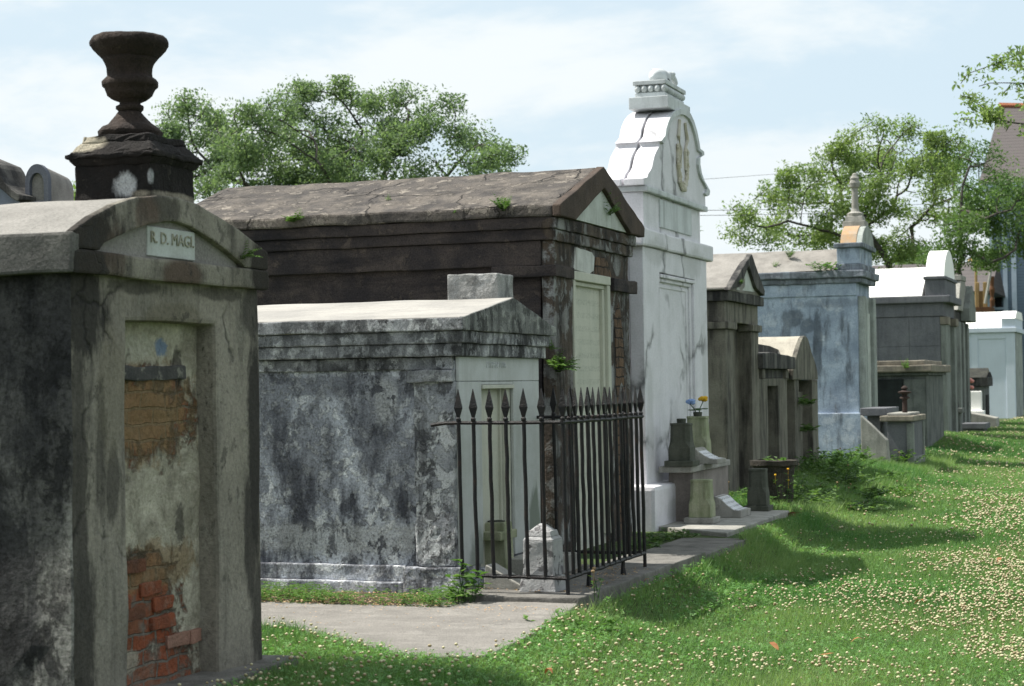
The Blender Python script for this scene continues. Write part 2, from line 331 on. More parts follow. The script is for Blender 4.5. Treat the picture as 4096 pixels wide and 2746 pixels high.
M['whitetab'] = stucco('inscribed_white_marble', (.63, .635, .66), (.57, .58, .60), (.35, .37, .37), s=1.5, streak=.2, bump=.1, speck=.06, rough=.55, rows=(2, 0, .19, .25))
M['wreath'] = stucco('ochre_stained_relief', (.57, .55, .48), (.49, .45, .34), (.3, .25, .16), s=5, streak=.3, bump=.3, speck=.2)
M['gablestone'] = stucco('grey_brown_stucco', (.20, .19, .155), (.13, .12, .10), (.022, .02, .02), s=1.6, streak=.75, streak_t=(.46, .62), bump=.4, speck=.25)
M['gableside'] = stucco('dark_stained_stucco', (.13, .125, .115), (.055, .052, .05), (.016, .016, .018), s=1.5, streak=.85, streak_t=(.43, .6), bump=.5, speck=.3)
M['greyroof'] = stucco('taupe_roof', (.27, .255, .235), (.19, .18, .165), (.08, .07, .065), s=1.4, streak=.35, streak_sc=(2, 2, 1), bump=.5, speck=.22)
M['blue'] = stucco('blue_grey_limewash', (.40, .47, .57), (.23, .28, .36), (.06, .068, .082), (.60, .64, .69), s=.9, alt_t=(.38, .62), streak=.75, streak_t=(.5, .66), streak_sc=(3, 3, .7), flake=.6, flake_t=(.53, .63), flake_s=3, bump=.3, speck=.22,
    spots=[((-.85, 0, 2.3), (.10, .4, .8), .65), ((-1.35, 0, 2.9), (.25, .4, .2), .6), ((-1.05, 0, 2.75), (.2, .4, .16), .55), ((-1.15, 0, 2.45), (.08, .4, .3), .5), ((-1.5, 0, 2.6), (.1, .4, .3), .5), ((-.5, 0, 3.2), (.8, .4, .10), .3)], spotcol=(.05, .058, .07))
M['bluefront'] = stucco('pale_green_grey_stucco', (.36, .39, .37), (.26, .28, .26), (.05, .05, .05), s=1.5, streak=.6, streak_t=(.5, .66), bump=.3, speck=.2)
M['bluetrim'] = stucco('stained_blue_cornice', (.22, .25, .29), (.11, .12, .14), (.03, .03, .034), (.42, .46, .52), s=1.4, streak=.6, flake=.5, flake_s=3, bump=.4, speck=.25)
M['orangecap'] = stucco('orange_lichen_cap', (.42, .27, .15), (.36, .29, .22), (.15, .10, .07), s=4, streak=.2, bump=.4, speck=.2)
M['greywall'] = stucco('slate_grey_stucco', (.125, .128, .142), (.165, .168, .18), (.06, .06, .068), s=.9, streak=.4, bump=.3, speck=.2)
M['greyfront'] = stucco('grey_green_front', (.24, .26, .24), (.17, .18, .165), (.06, .06, .06), s=1, streak=.5, bump=.3, speck=.2)
M['whiteroof'] = stucco('bright_white_roof', (.86, .86, .83), (.82, .82, .79), (.6, .6, .58), s=1, streak=.1, bump=.1, speck=.04)
M['lowstone'] = stucco('grey_green_stone', (.17, .18, .17), (.10, .108, .105), (.03, .032, .032), s=1.5, streak=.6, bump=.4, speck=.25)
M['lowlid'] = stucco('tan_lid_stone', (.27, .24, .19), (.17, .155, .13), (.05, .045, .04), s=2, streak=.4, bump=.5, speck=.25)
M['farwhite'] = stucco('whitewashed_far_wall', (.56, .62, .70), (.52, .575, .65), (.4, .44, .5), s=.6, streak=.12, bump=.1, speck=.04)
M['slab'] = stucco('worn_concrete', (.25, .235, .215), (.20, .188, .172), (.16, .15, .14), (.38, .36, .33), s=2.2, streak=.5, streak_sc=(.8, 6, 6), streak_t=(.48, .7), flake=.35, flake_s=4, bump=.7, speck=.3)
M['curb'] = stucco('grey_curb_stone', (.20, .19, .175), (.12, .115, .105), (.05, .05, .045), s=2, streak=.55, bump=.6, speck=.3)
M['mossstone'] = stucco('moss_tinted_stone', (.36, .37, .26), (.25, .29, .16), (.09, .10, .06), s=4, streak=.6, streak_t=(.45, .65), bump=.4, speck=.25)
M['darkvase'] = stucco('dark_green_stone', (.10, .105, .085), (.065, .072, .055), (.03, .032, .026), s=4, streak=.5, bump=.4, speck=.25)
M['palestone'] = stucco('pale_grey_stone', (.36, .35, .32), (.27, .265, .24), (.09, .09, .08), s=3, streak=.45, bump=.4, speck=.25)
M['pinkstone'] = stucco('pinkish_stone', (.30, .265, .245), (.23, .205, .19), (.08, .07, .06), s=2, streak=.45, bump=.3, speck=.2)
M['inscribed'] = stucco('inscribed_pale_stone', (.66, .67, .69), (.58, .59, .61), (.2, .2, .2), s=4, streak=.2, bump=.2, speck=.15, rows=(0, 0, .052, .75))
M['crusted'] = stucco('white_flaking_pedestal', (.44, .44, .44), (.34, .34, .35), (.10, .095, .095), (.10, .095, .10), s=3, streak=.2, flake=.95, flake_t=(.54, .58), flake_s=9, bump=.5, speck=.2)
M['iron'] = stucco('black_painted_iron', (.010, .0105, .013), (.018, .015, .014), (.07, .03, .016), s=8, streak=.4, streak_t=(.57, .7), streak_sc=(6, 6, 6), bump=.5, rough=.45, speck=.3, grain=80)
M['rust'] = stucco('rusty_iron', (.05, .031, .025), (.032, .022, .02), (.02, .016, .016), s=8, streak=.4, bump=.5, rough=.8, speck=.3)
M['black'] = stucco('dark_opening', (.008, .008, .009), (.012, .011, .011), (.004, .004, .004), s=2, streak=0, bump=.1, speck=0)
M['terracotta'] = stucco('broken_terracotta', (.16, .05, .03), (.10, .035, .022), (.04, .02, .015), s=6, streak=.3, bump=.5, speck=.3)
M['planter'] = stucco('dark_rough_planter', (.075, .065, .052), (.04, .036, .032), (.015, .014, .013), (.14, .13, .11), s=5, streak=.4, flake=.4, flake_s=8, bump=.9, speck=.4)
M['bark'] = stucco('oak_bark', (.10, .09, .08), (.06, .055, .05), (.02, .018, .018), s=3, streak=.4, bump=.9, speck=.3)
M['soil'] = stucco('leaf_litter_soil', (.10, .075, .052), (.06, .047, .034), (.03, .024, .018), (.36, .29, .21), s=4, streak=.2, flake=.8, flake_t=(.53, .57), flake_s=26, bump=.8, speck=.4)
M['housewood'] = None
def brickmat(name, c1, c2, mortar, bw, bh, plaster=None, spots=(), dark=(.02, .018, .016), extra=(), pl2=None, off=(0, 0, 0)):
    mt, nt = new_mat(name); L = nt.links
    tcn = nn(nt, 'ShaderNodeTexCoord'); v = tcn.outputs['Object']
    sp = nn(nt, 'ShaderNodeSeparateXYZ'); L.new(v, sp.inputs[0]); cb = nn(nt, 'ShaderNodeCombineXYZ')
    wob = noi(nt, v, 6, 3, .5)
    L.new(mth(nt, 'ADD', sp.outputs['Y'], mth(nt, 'MULTIPLY', wob, .05)), cb.inputs[0])
    L.new(mth(nt, 'ADD', sp.outputs['Z'], mth(nt, 'MULTIPLY', wob, .05)), cb.inputs[1])
    mp = nn(nt, 'ShaderNodeMapping'); mp.inputs['Location'].default_value = off; L.new(cb.outputs[0], mp.inputs[0])
    br = nn(nt, 'ShaderNodeTexBrick'); br.inputs['Scale'].default_value = 1; br.inputs['Brick Width'].default_value = bw; br.inputs['Row Height'].default_value = bh
    br.inputs['Mortar Size'].default_value = .009; br.inputs['Mortar Smooth'].default_value = .4; br.inputs['Bias'].default_value = -.1
    br.inputs['Color1'].default_value = (*c1, 1); br.inputs['Color2'].default_value = (*c2, 1); br.inputs['Mortar'].default_value = (*mortar, 1)
    L.new(mp.outputs[0], br.inputs['Vector'])
    col = br.outputs['Color']; hgt = mth(nt, 'MULTIPLY', br.outputs['Fac'], -1.0)
    col = mix(nt, ramp(nt, noi(nt, v, 9, 6, .7), [(.5, 0), (.62, .8)]), col, mortar)
    if plaster is not None:
        inv = spotmask(nt, v, spots, .95, 9, 1.0)
        ck = ramp(nt, noi(nt, v, 5, 9, .7, .3), [(.35, 0), (.65, 1)])
        pc = mix(nt, ck, plaster, pl2 or tuple(c*.7 for c in plaster))
        pk = ramp(nt, noi(nt, v, 7, 9, .75, .6, loc=(3, 3, 3)), [(.495, 0), (.505, 1), (.515, 0)])
        pc = mix(nt, mth(nt, 'MULTIPLY', pk, .6), pc, tuple(c*.25 for c in plaster))
        pm = mth(nt, 'SUBTRACT', 1.0, inv, True)
        col = mix(nt, pm, col, pc); hgt = mth(nt, 'ADD', mth(nt, 'MULTIPLY', hgt, mth(nt, 'SUBTRACT', 1.0, pm)), mth(nt, 'MULTIPLY', pm, 1.2))
        hgt = mth(nt, 'ADD', hgt, mth(nt, 'MULTIPLY', ck, .8))
    for spots_, c in extra: col = mix(nt, spotmask(nt, v, spots_, .9, 10, 1.0), col, c)
    sk = ramp(nt, noi(nt, v, 40, 8, .75), [(.3, .65), (.55, 1.0), (.75, 1.12)]); col = mix(nt, 1., col, sk, 'MULTIPLY')
    hgt = mth(nt, 'ADD', hgt, mth(nt, 'MULTIPLY', noi(nt, v, 40, 6, .7), .6))
    bp = nn(nt, 'ShaderNodeBump'); bp.inputs['Strength'].default_value = .9; bp.inputs['Distance'].default_value = .02; L.new(hgt, bp.inputs['Height'])
    bs = nn(nt, 'ShaderNodeBsdfPrincipled'); bs.inputs['Roughness'].default_value = .92; bs.inputs['Specular IOR Level'].default_value = .2
    L.new(col, bs.inputs['Base Color']); L.new(bp.outputs[0], bs.inputs['Normal']); out(nt, bs.outputs[0]); return mt
M['niche'] = brickmat('patched_brick_infill', (.27, .075, .035), (.19, .095, .055), (.17, .15, .125), .25, .085, (.56, .53, .43), pl2=(.25, .23, .18),
    spots=[((-.15, .75, .40), (.25, .44, .30), 1.), ((-.15, .9, .08), (.25, .5, .2), .9), ((-.15, .72, .60), (.25, .45, .16), .85), ((-.15, .85, 1.47), (.25, .55, .24), .95), ((-.15, 1.1, .14), (.25, .2, .15), 1.)],
    extra=[([((-.15, .85, 1.48), (.25, .6, .26), .8), ((-.15, .9, .66), (.25, .6, .14), .7)], (.24, .165, .085)), ([((-.15, 1.24, 1.72), (.2, .06, .12), .8), ((-.15, 1.24, .86), (.2, .05, .12), .7), ((-.15, .75, .72), (.2, .2, .05), .5), ((-.15, .6, 1.14), (.2, .16, .03), .4)], (.045, .04, .036)),
           ([((-.15, 1.06, 1.84), (.2, .07, .05), .9)], (.17, .24, .36)), ([((-.15, .8, 1.83), (.2, .2, .07), .8)], (.42, .41, .34)), ([((-.15, .7, .18), (.2, .12, .06), .9)], (.36, .33, .26))])
M['oldbrick'] = brickmat('exposed_tan_brick', (.15, .095, .06), (.105, .07, .05), (.035, .028, .024), .20, .10)
M['curbbrick'] = brickmat('buried_brick_course', (.16, .11, .08), (.12, .085, .065), (.08, .07, .06), .24, .07)
# wooden siding and slate of the house
def boards(name, c, c2, pitch, axis='Z'):
    mt, nt = new_mat(name); L = nt.links
    tcn = nn(nt, 'ShaderNodeTexCoord'); v = tcn.outputs['Object']; sp = nn(nt, 'ShaderNodeSeparateXYZ'); L.new(v, sp.inputs[0])
    fr = mth(nt, 'FRACT', mth(nt, 'DIVIDE', sp.outputs[axis], pitch))
    col = mix(nt, noi(nt, v, 3, 4, .6), c, c2); col = mix(nt, ramp(nt, fr, [(0, 1), (.14, 0)]), col, tuple(x*.35 for x in c))
    bp = nn(nt, 'ShaderNodeBump'); bp.inputs['Strength'].default_value = .8; bp.inputs['Distance'].default_value = .03; L.new(mth(nt, 'SUBTRACT', 1., fr), bp.inputs['Height'])
    bs = nn(nt, 'ShaderNodeBsdfPrincipled'); bs.inputs['Roughness'].default_value = .7
    L.new(col, bs.inputs['Base Color']); L.new(bp.outputs[0], bs.inputs['Normal']); out(nt, bs.outputs[0]); return mt
M['siding'] = boards('blue_clapboard', (.11, .155, .20), (.085, .125, .165), .16)
M['slate'] = boards('grey_brown_slate', (.085, .07, .068), (.06, .052, .052), .2)
M['ridge'] = stucco('orange_ridge_tile', (.36, .14, .075), (.3, .12, .07), (.2, .1, .05), s=3, streak=.2, bump=.3)
M['trimblue'] = stucco('pale_blue_trim', (.36, .43, .50), (.30, .37, .44), (.2, .24, .28), s=1, streak=.2, bump=.1, speck=.05)
M['brownwood'] = stucco('brown_wood', (.12, .055, .025), (.085, .042, .022), (.03, .02, .012), s=2, streak=.3, bump=.3)
M['ochre'] = stucco('ochre_wood', (.34, .23, .10), (.26, .18, .08), (.1, .07, .04), s=2, streak=.2, bump=.2)
M['cable'] = stucco('black_cable', (.03, .03, .032), (.03, .03, .03), (.02, .02, .02), streak=0, speck=0, bump=0)
M['oakleaf'] = leafmat('oak_leaves', (.125, .20, .075), (.25, .32, .13), .5)
M['hazeleaf'] = leafmat('haze_tinted_oak_leaves', (.105, .165, .095), (.20, .27, .15), .5)  # haze is mixed into these leaf colours, paler and greyer
M['darkleaf'] = leafmat('deep_green_leaves', (.065, .13, .045), (.14, .215, .075), .45)
M['fern'] = leafmat('fern_fronds', (.04, .095, .022), (.11, .19, .045), .35)
M['weed'] = leafmat('weed_leaves', (.05, .125, .025), (.13, .22, .06), .38)
M['lawnleaf'] = leafmat('lawn_leaves', (.075, .185, .055), (.27, .36, .15), .42)
M['clover'] = leafmat('clover_leaves', (.075, .20, .045), (.18, .34, .10), .38)
M['flower'] = leafmat('clover_heads', (.30, .21, .12), (.66, .62, .42), .25, .8)
M['deadleaf'] = leafmat('fallen_leaves', (.22, .08, .035), (.36, .17, .07), .1, .7, attr=False)
M['petal_y'] = leafmat('yellow_petals', (.75, .42, .02), (.8, .55, .05), .3, .6, attr=False)
M['petal_b'] = leafmat('blue_petals', (.25, .38, .75), (.35, .48, .8), .3, .6, attr=False)
M['petal_p'] = leafmat('pink_petals', (.8, .35, .33), (.85, .5, .45), .3, .6, attr=False)
# ================================================================== ground
def sst(a, b, x):
    t = np.clip((x-a)/(b-a), 0, 1); return t*t*(3-2*t)
def gz(x, y):
    x = np.asarray(x, dtype=float); y = np.asarray(y, dtype=float)
    k = sst(21, 25, y)
    z = -.25*(sst(-4.15, -3.75, x)*(1-k)+sst(-6.4, -2.6, x)*k)*(1-.75*sst(32, 70, y))
    f = 1-sst(12.2, 12.9, y)
    z = z*(1-f)+f*(-.03-.20*sst(-4.0, -2.4, x))
    z = z - .0*x
    for cx, cy, a, rx, ry in ((-5.3, 31.5, .10, 1.0, 5.5), (-5.55, 48, .24, .8, 3.2)):
        z = z + a*np.exp(-((x-cx)/rx)**2-((y-cy)/ry)**2)
    z = z + .006*np.sin(x*2.1+y*.7)*np.sin(y*1.3-x*.4)*sst(-4.0, -3.2, x)
    return z
def gzf(x, y): return float(gz(x, y))
def graded(lo, a, b, hi, st, k=1.35):
    v = list(np.arange(a, b+1e-6, st)); s = st; x = a
    left = []
    while x > lo: s *= k; x -= s; left.append(max(x, lo))
    s = st; x = b; right = []
    while x < hi: s *= k; x += s; right.append(min(x, hi))
    return np.array(left[::-1]+v+right)
xs = graded(-700, -7, 3, 700, .25); ys = graded(-60, 7, 60, 1200, .35)
gx, gy = np.meshgrid(xs, ys); V = np.stack([gx.ravel(), gy.ravel(), gz(gx, gy).ravel()], 1)
nx, ny = len(xs), len(ys); ii, jj = np.meshgrid(np.arange(nx-1), np.arange(ny-1)); a_ = (jj*nx+ii).ravel()
gmat = stucco('grass_ground', (.045, .085, .02), (.085, .10, .035), (.03, .03, .018), s=.5, streak=.3, streak_sc=(2, 2, 2), bump=.8, speck=.5)
o = npmesh('ground', V, np.stack([a_, a_+1, a_+nx+1, a_+nx], 1), gmat); setp(o, kind='structure')
# concrete slab path beside the first tomb
bm = bmesh.new()
pts = [(-7.4, 11.35), (-5.6, 11.28)] + [at(x, y, Z=.015)[:2] for x, y in ((905, 1490), (1000, 1500), (1112, 1496), (1210, 1452), (1266, 1416), (1288, 1405))] + [(-4.12, 12.92), (-5.08, 12.92), (-5.35, 12.56), (-7.4, 12.50)]
extr(bm, pts, 'z', -.09, .015)
o = fin('pavement', bm, M['slab'], None, bev=.012, grid=.12, amp=.006, freq=3, loc=(-5, 12, 0)); setp(o, kind='structure')
bm = bmesh.new(); extr(bm, [(-7.6, 12.44), (-5.3, 12.5), (-5.02, 12.93), (-5.1, 13.5), (-7.6, 13.5)], 'z', -.05, .01)
o = fin('soil_bed', bm, M['soil'], None, bev=0, grid=.1, amp=.02, freq=4, loc=(-5, 13, 0)); setp(o, kind='structure')
# ================================================================== 1 foreground tomb
XF, YA, YB = -5.06, 7.82, 9.79
T = thing('stone_tomb', 'nearest grey stuccoed tomb with a bricked-up doorway and name plate', 'tomb', (XF, YA, 0))
XB = -7.5
bm = bmesh.new()
extr(bm, [(YA, -.1), (8.315, -.1), (8.315, 1.96), (9.275, 1.965), (9.275, -.1), (YB, -.1), (YB, 2.2), (YA, 2.2)], 'x', XF-.24, XF)
fin('front_wall', bm, M['fore'], T, bev=.022, grid=.12, amp=.012, freq=2.2, amp2=.003)
B('side_wall', M['foreside'], T, [(XB, XF-.243, YA+.004, YB-.004, -.1, 2.2)], bev=.012, grid=.12, amp=.010, freq=2.2, amp2=.004)
B('side_facing', M['foreside'], T, [(XB, XF-.004, YA-.010, YA+.012, -.1, 2.2)], bev=.008, grid=.12, amp=.010, freq=2.2, amp2=.004)
bm = bmesh.new(); box(bm, XF-.22, XF-.125, 8.29, 9.30, -.1, 1.985)
fin('brick_infill', bm, M['niche'], T, bev=0, grid=.05, amp=.02, freq=4, amp2=.008)
B('lintel_strip', stucco('slate_strip', (.085, .082, .08), (.05, .05, .052), (.03, .03, .03), (.32, .31, .26), s=3, flake=.8, flake_t=(.55, .6), flake_s=8), T, [(XF-.15, XF-.108, 8.31, 9.13, 1.66, 1.735)], bev=.01, grid=.08, amp=.012, freq=6)
# loose bricks standing proud of the infill
brk = [(8.98, .31, M['ridge']), (8.82, .60, None), (9.12, .16, None), (9.20, .20, None)]
rb = stucco('red_brick', (.27, .08, .038), (.18, .06, .033), (.1, .05, .03), (.3, .22, .17), s=6, streak=.3, flake=.4, flake_s=12, bump=.7, speck=.35)
pk = stucco('pale_pink_brick', (.33, .185, .14), (.26, .15, .11), (.12, .08, .06), s=6, streak=.3, bump=.7, speck=.35)
dk = stucco('brown_brick', (.17, .07, .04), (.12, .06, .04), (.05, .03, .02), s=6, streak=.4, bump=.8, speck=.35)
for (y, z, w, mt) in ((8.86, .355, .25, rb), (9.02, .235, .24, pk), (9.20, .235, .12, pk), (8.74, .545, .22, rb), (8.44, .50, .16, rb), (8.86, .455, .20, rb), (8.55, .43, .26, dk), (8.58, .68, .2, dk)):
    bm = bmesh.new(); box(bm, XF-.16, XF-.106+random.uniform(-.008, .01), y-w/2, y+w/2, z-.036, z+.036)
    fin('brick', bm, mt, T, bev=.008, grid=.03, amp=.008, freq=9, amp2=.004)
# roof: low segmental vault with a front rake and base band
XR = XF+.065
arc = [(7.745, 2.375), (7.92, 2.455), (8.12, 2.535), (8.34, 2.592), (8.55, 2.615), (8.76, 2.622), (8.98, 2.612), (9.2, 2.562), (9.42, 2.505), (9.62, 2.448), (9.79, 2.395)]
bm = bmesh.new(); extr(bm, [(7.745, 2.185)]+arc+[(9.79, 2.185)], 'x', XB-.15, XR-.045)
fin('roof', bm, M['foreroof'], T, bev=.02, grid=.14, amp=.010, freq=2.5, amp2=.003)
inner = [(8.02, 2.335), (8.25, 2.41), (8.45, 2.465), (8.62, 2.49), (8.76, 2.495), (8.9, 2.485), (9.1, 2.44), (9.3, 2.38), (9.47, 2.315)]
bm = bmesh.new()
extr(bm, [(7.748, 2.295)]+[(7.748, 2.379)]+[(y, z+.005) for y, z in arc[1:-1]]+[(9.797, 2.404), (9.797, 2.295), (9.5, 2.295)]+inner[::-1]+[(7.98, 2.295)], 'x', XR-.05, XR)
fin('rake_moulding', bm, M['foretrim'], T, bev=.012, grid=.1, amp=.008, freq=3, amp2=.003)
B('base_band', M['foretrim'], T, [(XR-.052, XR+.002, 7.747, 9.80, 2.178, 2.293)], bev=.014, grid=.1, amp=.008, freq=3, amp2=.003)
fas = stucco('fascia_stucco', (.15, .145, .135), (.09, .088, .085), (.03, .03, .03), s=1.6, streak=.5, bump=.7, speck=.3, grain=34)
B('fascia', fas, T, [(XB-.16, XR-.004, 7.731, 7.80, 2.178, 2.377)], bev=.016, grid=.12, amp=.010, freq=2.5, amp2=.003)
B('fascia', fas, T, [(XB-.16, XR-.092, 9.75, 9.80, 2.178, 2.39)], bev=.016)
np_ = B('name_plate', M['nameplate'], T, [(XR-.10, XR-.032, 8.485, 8.985, 2.305, 2.462)], bev=.004)
text_part('lettering', 'R. D. MAGI.', M['letters'], np_, (XR-.031, 8.515, 2.375), .062, .45, .006)
B('step', M['curb'], T, [(XF-.2, XF+.16, 8.28, 9.95, -.12, .025)], bev=.015, grid=.1, amp=.01, freq=4)
# pedestal
px, py = XF-.225, 8.80
DU = float((np.array([px, py, 0])-EYE)@FW)
def uz(yc): return at(523/KD, yc*.7333/KD, d=DU-.08)[2]
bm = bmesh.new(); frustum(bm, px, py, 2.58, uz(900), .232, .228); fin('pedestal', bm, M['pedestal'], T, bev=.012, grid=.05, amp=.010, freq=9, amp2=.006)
bm = bmesh.new()
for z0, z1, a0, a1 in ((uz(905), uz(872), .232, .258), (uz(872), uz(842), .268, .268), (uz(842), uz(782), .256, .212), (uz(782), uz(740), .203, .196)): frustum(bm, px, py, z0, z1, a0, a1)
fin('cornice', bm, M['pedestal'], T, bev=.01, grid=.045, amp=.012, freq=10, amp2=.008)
z0u = uz(738); zs = .985e-3; zv = (at(523/KD, 148*.7333/KD, d=DU-.2)[2]-z0u)/(738-148)
prof = [(172, 742), (174, 700), (150, 672), (116, 652), (92, 622), (70, 592), (62, 580), (76, 566), (76, 550), (58, 540), (58, 526), (80, 516), (100, 505), (122, 485), (134, 455), (137, 448), (152, 432), (153, 408), (140, 392), (122, 378), (120, 360), (124, 330), (135, 300), (152, 272), (176, 246), (200, 222), (206, 210), (214, 198), (216, 180), (206, 160), (196, 150), (150, 156), (120, 200), (100, 300)]
U = thing('stone_urn', 'dark weathered stone urn on the pedestal of the nearest tomb', 'urn', (px, py, z0u))
PR = [(r*zs, z0u+(738-z)*zv) for r, z in prof]
ux = px-.028
def urnpart(n, a, b):
    bm = bmesh.new(); lathe(bm, PR[a:b], ux, py, 40); fin(n, bm, M['urn'], U, bev=0, grid=.04, amp=.006, freq=14, amp2=.003, smooth=True)
urnpart('foot', 0, 7); urnpart('stem', 6, 12); urnpart('bowl', 11, 24); urnpart('flared_rim', 23, len(PR))
# ================================================================== 2 light tomb
XF, YA, YB = -5.19, 13.35, 15.25
T = thing('stone_tomb', 'low whitewashed tomb with a block on its hipped roof behind the iron fence', 'tomb', (XF, YA, 0))
XB = -8.0
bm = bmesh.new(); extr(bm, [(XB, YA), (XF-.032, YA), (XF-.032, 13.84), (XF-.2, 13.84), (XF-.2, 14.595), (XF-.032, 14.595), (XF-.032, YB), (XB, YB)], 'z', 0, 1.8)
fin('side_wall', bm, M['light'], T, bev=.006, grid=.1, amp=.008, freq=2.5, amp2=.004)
B('frieze', M['lighttrim'], T, [(XB-.02, XF-.045, YA-.025, YB+.02, 1.735, 1.83)], bev=.008, grid=.1, amp=.007, freq=4, amp2=.003)
B('pilaster', M['lightpil'], T, [(-5.555, XF-.032, YA-.035, YA+.1, .22, 1.64)], bev=.012, grid=.06, amp=.012, freq=5, amp2=.006)
B('capital', M['lighttrim'], T, [(-5.60, XF-.028, YA-.075, YA+.1, 1.638, 1.728)], bev=.01, grid=.06, amp=.01, freq=6, amp2=.004)
B('cornice', M['lighttrim'], T, [(XB-.04, XF+.045, YA-.075, YB+.07, 1.832, 1.93), (XB-.06, XF+.072, YA-.095, YB+.13, 1.932, 2.027)], bev=.012, grid=.1, amp=.008, freq=3, amp2=.003)
rf = [(13.235, 2.030), (13.235, 2.135), (14.36, 2.322), (15.46, 2.10), (15.46, 2.030)]
bm = bmesh.new(); extr(bm, rf, 'x', XB-.1, XF+.09); 
ro = fin('roof', bm, M['lightroof'], T, bev=.012, grid=.14, amp=.006, freq=3)
B('fascia', M['lighttrim'], T, [(XB-.1, XF+.086, 13.228, 13.30, 2.029, 2.128)], bev=.01, grid=.1, amp=.007, freq=4, amp2=.003)
bm = bmesh.new(); extr(bm, [(13.232, 2.029), (13.232, 2.132), (14.36, 2.318), (15.464, 2.097), (15.464, 2.029)], 'x', XF+.05, XF+.098)
fin('gable_face', bm, M['lightfrieze'], T, bev=.008, grid=.08, amp=.006, freq=5, amp2=.002)
bl = stucco('lichen_block', (.36, .36, .35), (.24, .24, .235), (.05, .05, .05), (.5, .5, .5), s=3, streak=.6, streak_sc=(2, 2, 2), streak_t=(.48, .6), flake=.7, flake_s=7, bump=.6, speck=.35)
a = at(1137, 680, X=-5.24); c = at(1022, 684, Y=a[1]); d = at(1173, 676, X=-5.24)
B('roof_block', bl, T, [(c[0], -5.24, a[1], d[1], 2.24, at(1137, 624, X=-5.24)[2])], bev=.012, grid=.05, amp=.008, freq=8, amp2=.004)
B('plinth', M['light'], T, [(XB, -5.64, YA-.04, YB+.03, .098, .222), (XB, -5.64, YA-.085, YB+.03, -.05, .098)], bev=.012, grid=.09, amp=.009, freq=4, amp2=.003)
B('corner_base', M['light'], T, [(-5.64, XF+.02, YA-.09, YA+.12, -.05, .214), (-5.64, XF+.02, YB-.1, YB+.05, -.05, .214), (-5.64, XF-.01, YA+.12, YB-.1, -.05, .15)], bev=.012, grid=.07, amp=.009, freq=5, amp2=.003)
B('front_panel', M['marble'], T, [(XF-.03, XF, 13.352, 15.255, 1.64, 1.832)], bev=.004)
txp = T.children[-1]
text_part('lettering', 'CATHERINE DENA', M['whitegrey'], txp, (XF, 13.95, 1.745), .05, .46, .004)
B('front_panel', M['marble'], T, [(XF-.03, XF-.001, 13.352, 13.84, .2, 1.637)], bev=.004)
B('front_panel', M['marble'], T, [(XF-.03, XF-.001, 14.592, 15.253, .2, 1.637)], bev=.004)
B('front_panel', M['marble'], T, [(XF-.03, XF-.004, 13.842, 14.59, 1.612, 1.636)], bev=.003)
fr = B('tablet', M['tablet'], T, [(XF-.2, XF-.085, 13.83, 14.6, .15, 1.62)], bev=0)
B('tablet_frame', M['tablet'], T, [(XF-.13, XF-.03, 14.468, 14.59, .2, 1.585), (XF-.13, XF-.06, 14.44, 14.466, .2, 1.585), (XF-.05, XF+.012, 13.843, 14.59, 1.578, 1.61)], bev=.004)
# things standing inside the fence
bm = bmesh.new(); cxp, cyp = -4.52, 13.32
frustum(bm, cxp, cyp, .055, .17, .145, .13); frustum(bm, cxp, cyp, .17, .44, .122, .118); 
frustum(bm, cxp, cyp, .44, .465, .12, .10); frustum(bm, cxp, cyp, .465, .51, .10, .088); frustum(bm, cxp, cyp, .51, .555, .08, .02)
o = fin('stone_pedestal', bm, M['crusted'], None, bev=.008, grid=.05, amp=.006, freq=8, amp2=.003, loc=(cxp, cyp, .05))
setp(o, 'squat white flaking pedestal with a stepped top in the fence corner', 'pedestal')
p = at(1135, 1305, Z=.1)
T2 = thing('flower_vase', 'hollow grey stone vase with arms in front of the cream tablet', 'vase', (p[0], p[1], .05))
bm = bmesh.new(); frustum(bm, p[0], p[1], .05, .40, .12, .105); frustum(bm, p[0], p[1], .40, .50, .105, .10); fin('shaft', bm, M['mossstone'], T2, bev=.012, grid=.06, amp=.006, freq=7)
B('arms', M['mossstone'], T2, [(p[0]-.11, p[0]+.11, p[1]-.20, p[1]+.20, .36, .43)], bev=.01)
bm = bmesh.new(); lathe(bm, [(.07, .495), (.075, .508), (.06, .51), (.055, .50)], p[0], p[1], 16); fin('socket', bm, M['darkvase'], T2, bev=0)
q = at(1188, 1345, Z=.06)
bm = bmesh.new(); extr(bm, [(q[0]-.28, .055), (q[0]+.02, .055), (q[0]+.02, .09), (q[0]-.26, .24)], 'y', q[1]-.05, q[1]+.17)
setp(fin('grave_marker', bm, M['palestone'], None, bev=.008, loc=(q[0], q[1], .05)), 'tilted grey stone wedge lying behind the bottom fence rail', 'marker')
B_ = bmesh.new(); box(B_, -5.15, -4.75, 14.2, 14.9, .055, .2)
setp(fin('step_block', B_, M['palestone'], None, bev=.01, grid=.1, amp=.006, loc=(-4.95, 14.5, .05)), 'grey step block at the foot of the cream tablet', 'step')
# kerb platform
T = thing('kerb_platform', 'long raised stone kerb carrying the iron fence', 'kerb', (-4.6, 13, 0))
B('cap_stone', M['curb'], T, [(-5.18, -4.10, 12.90, 15.35, -.055, .055)], bev=.012, grid=.1, amp=.006, freq=4, amp2=.003)
B('cap_stone', M['curb'], T, [(-4.75, -4.105, 15.362, 16.75, -.06, .05)], bev=.012, grid=.1, amp=.006, freq=4, amp2=.003)
B('cap_stone', M['curb'], T, [(-4.8, -4.115, 16.762, 18.6, -.085, .02)], bev=.012, grid=.1, amp=.006, freq=4, amp2=.003)
B('brick_course', M['curbbrick'], T, [(-5.15, -4.13, 12.93, 18.5, -.4, -.09)], bev=0, grid=.1, amp=.01, freq=6)
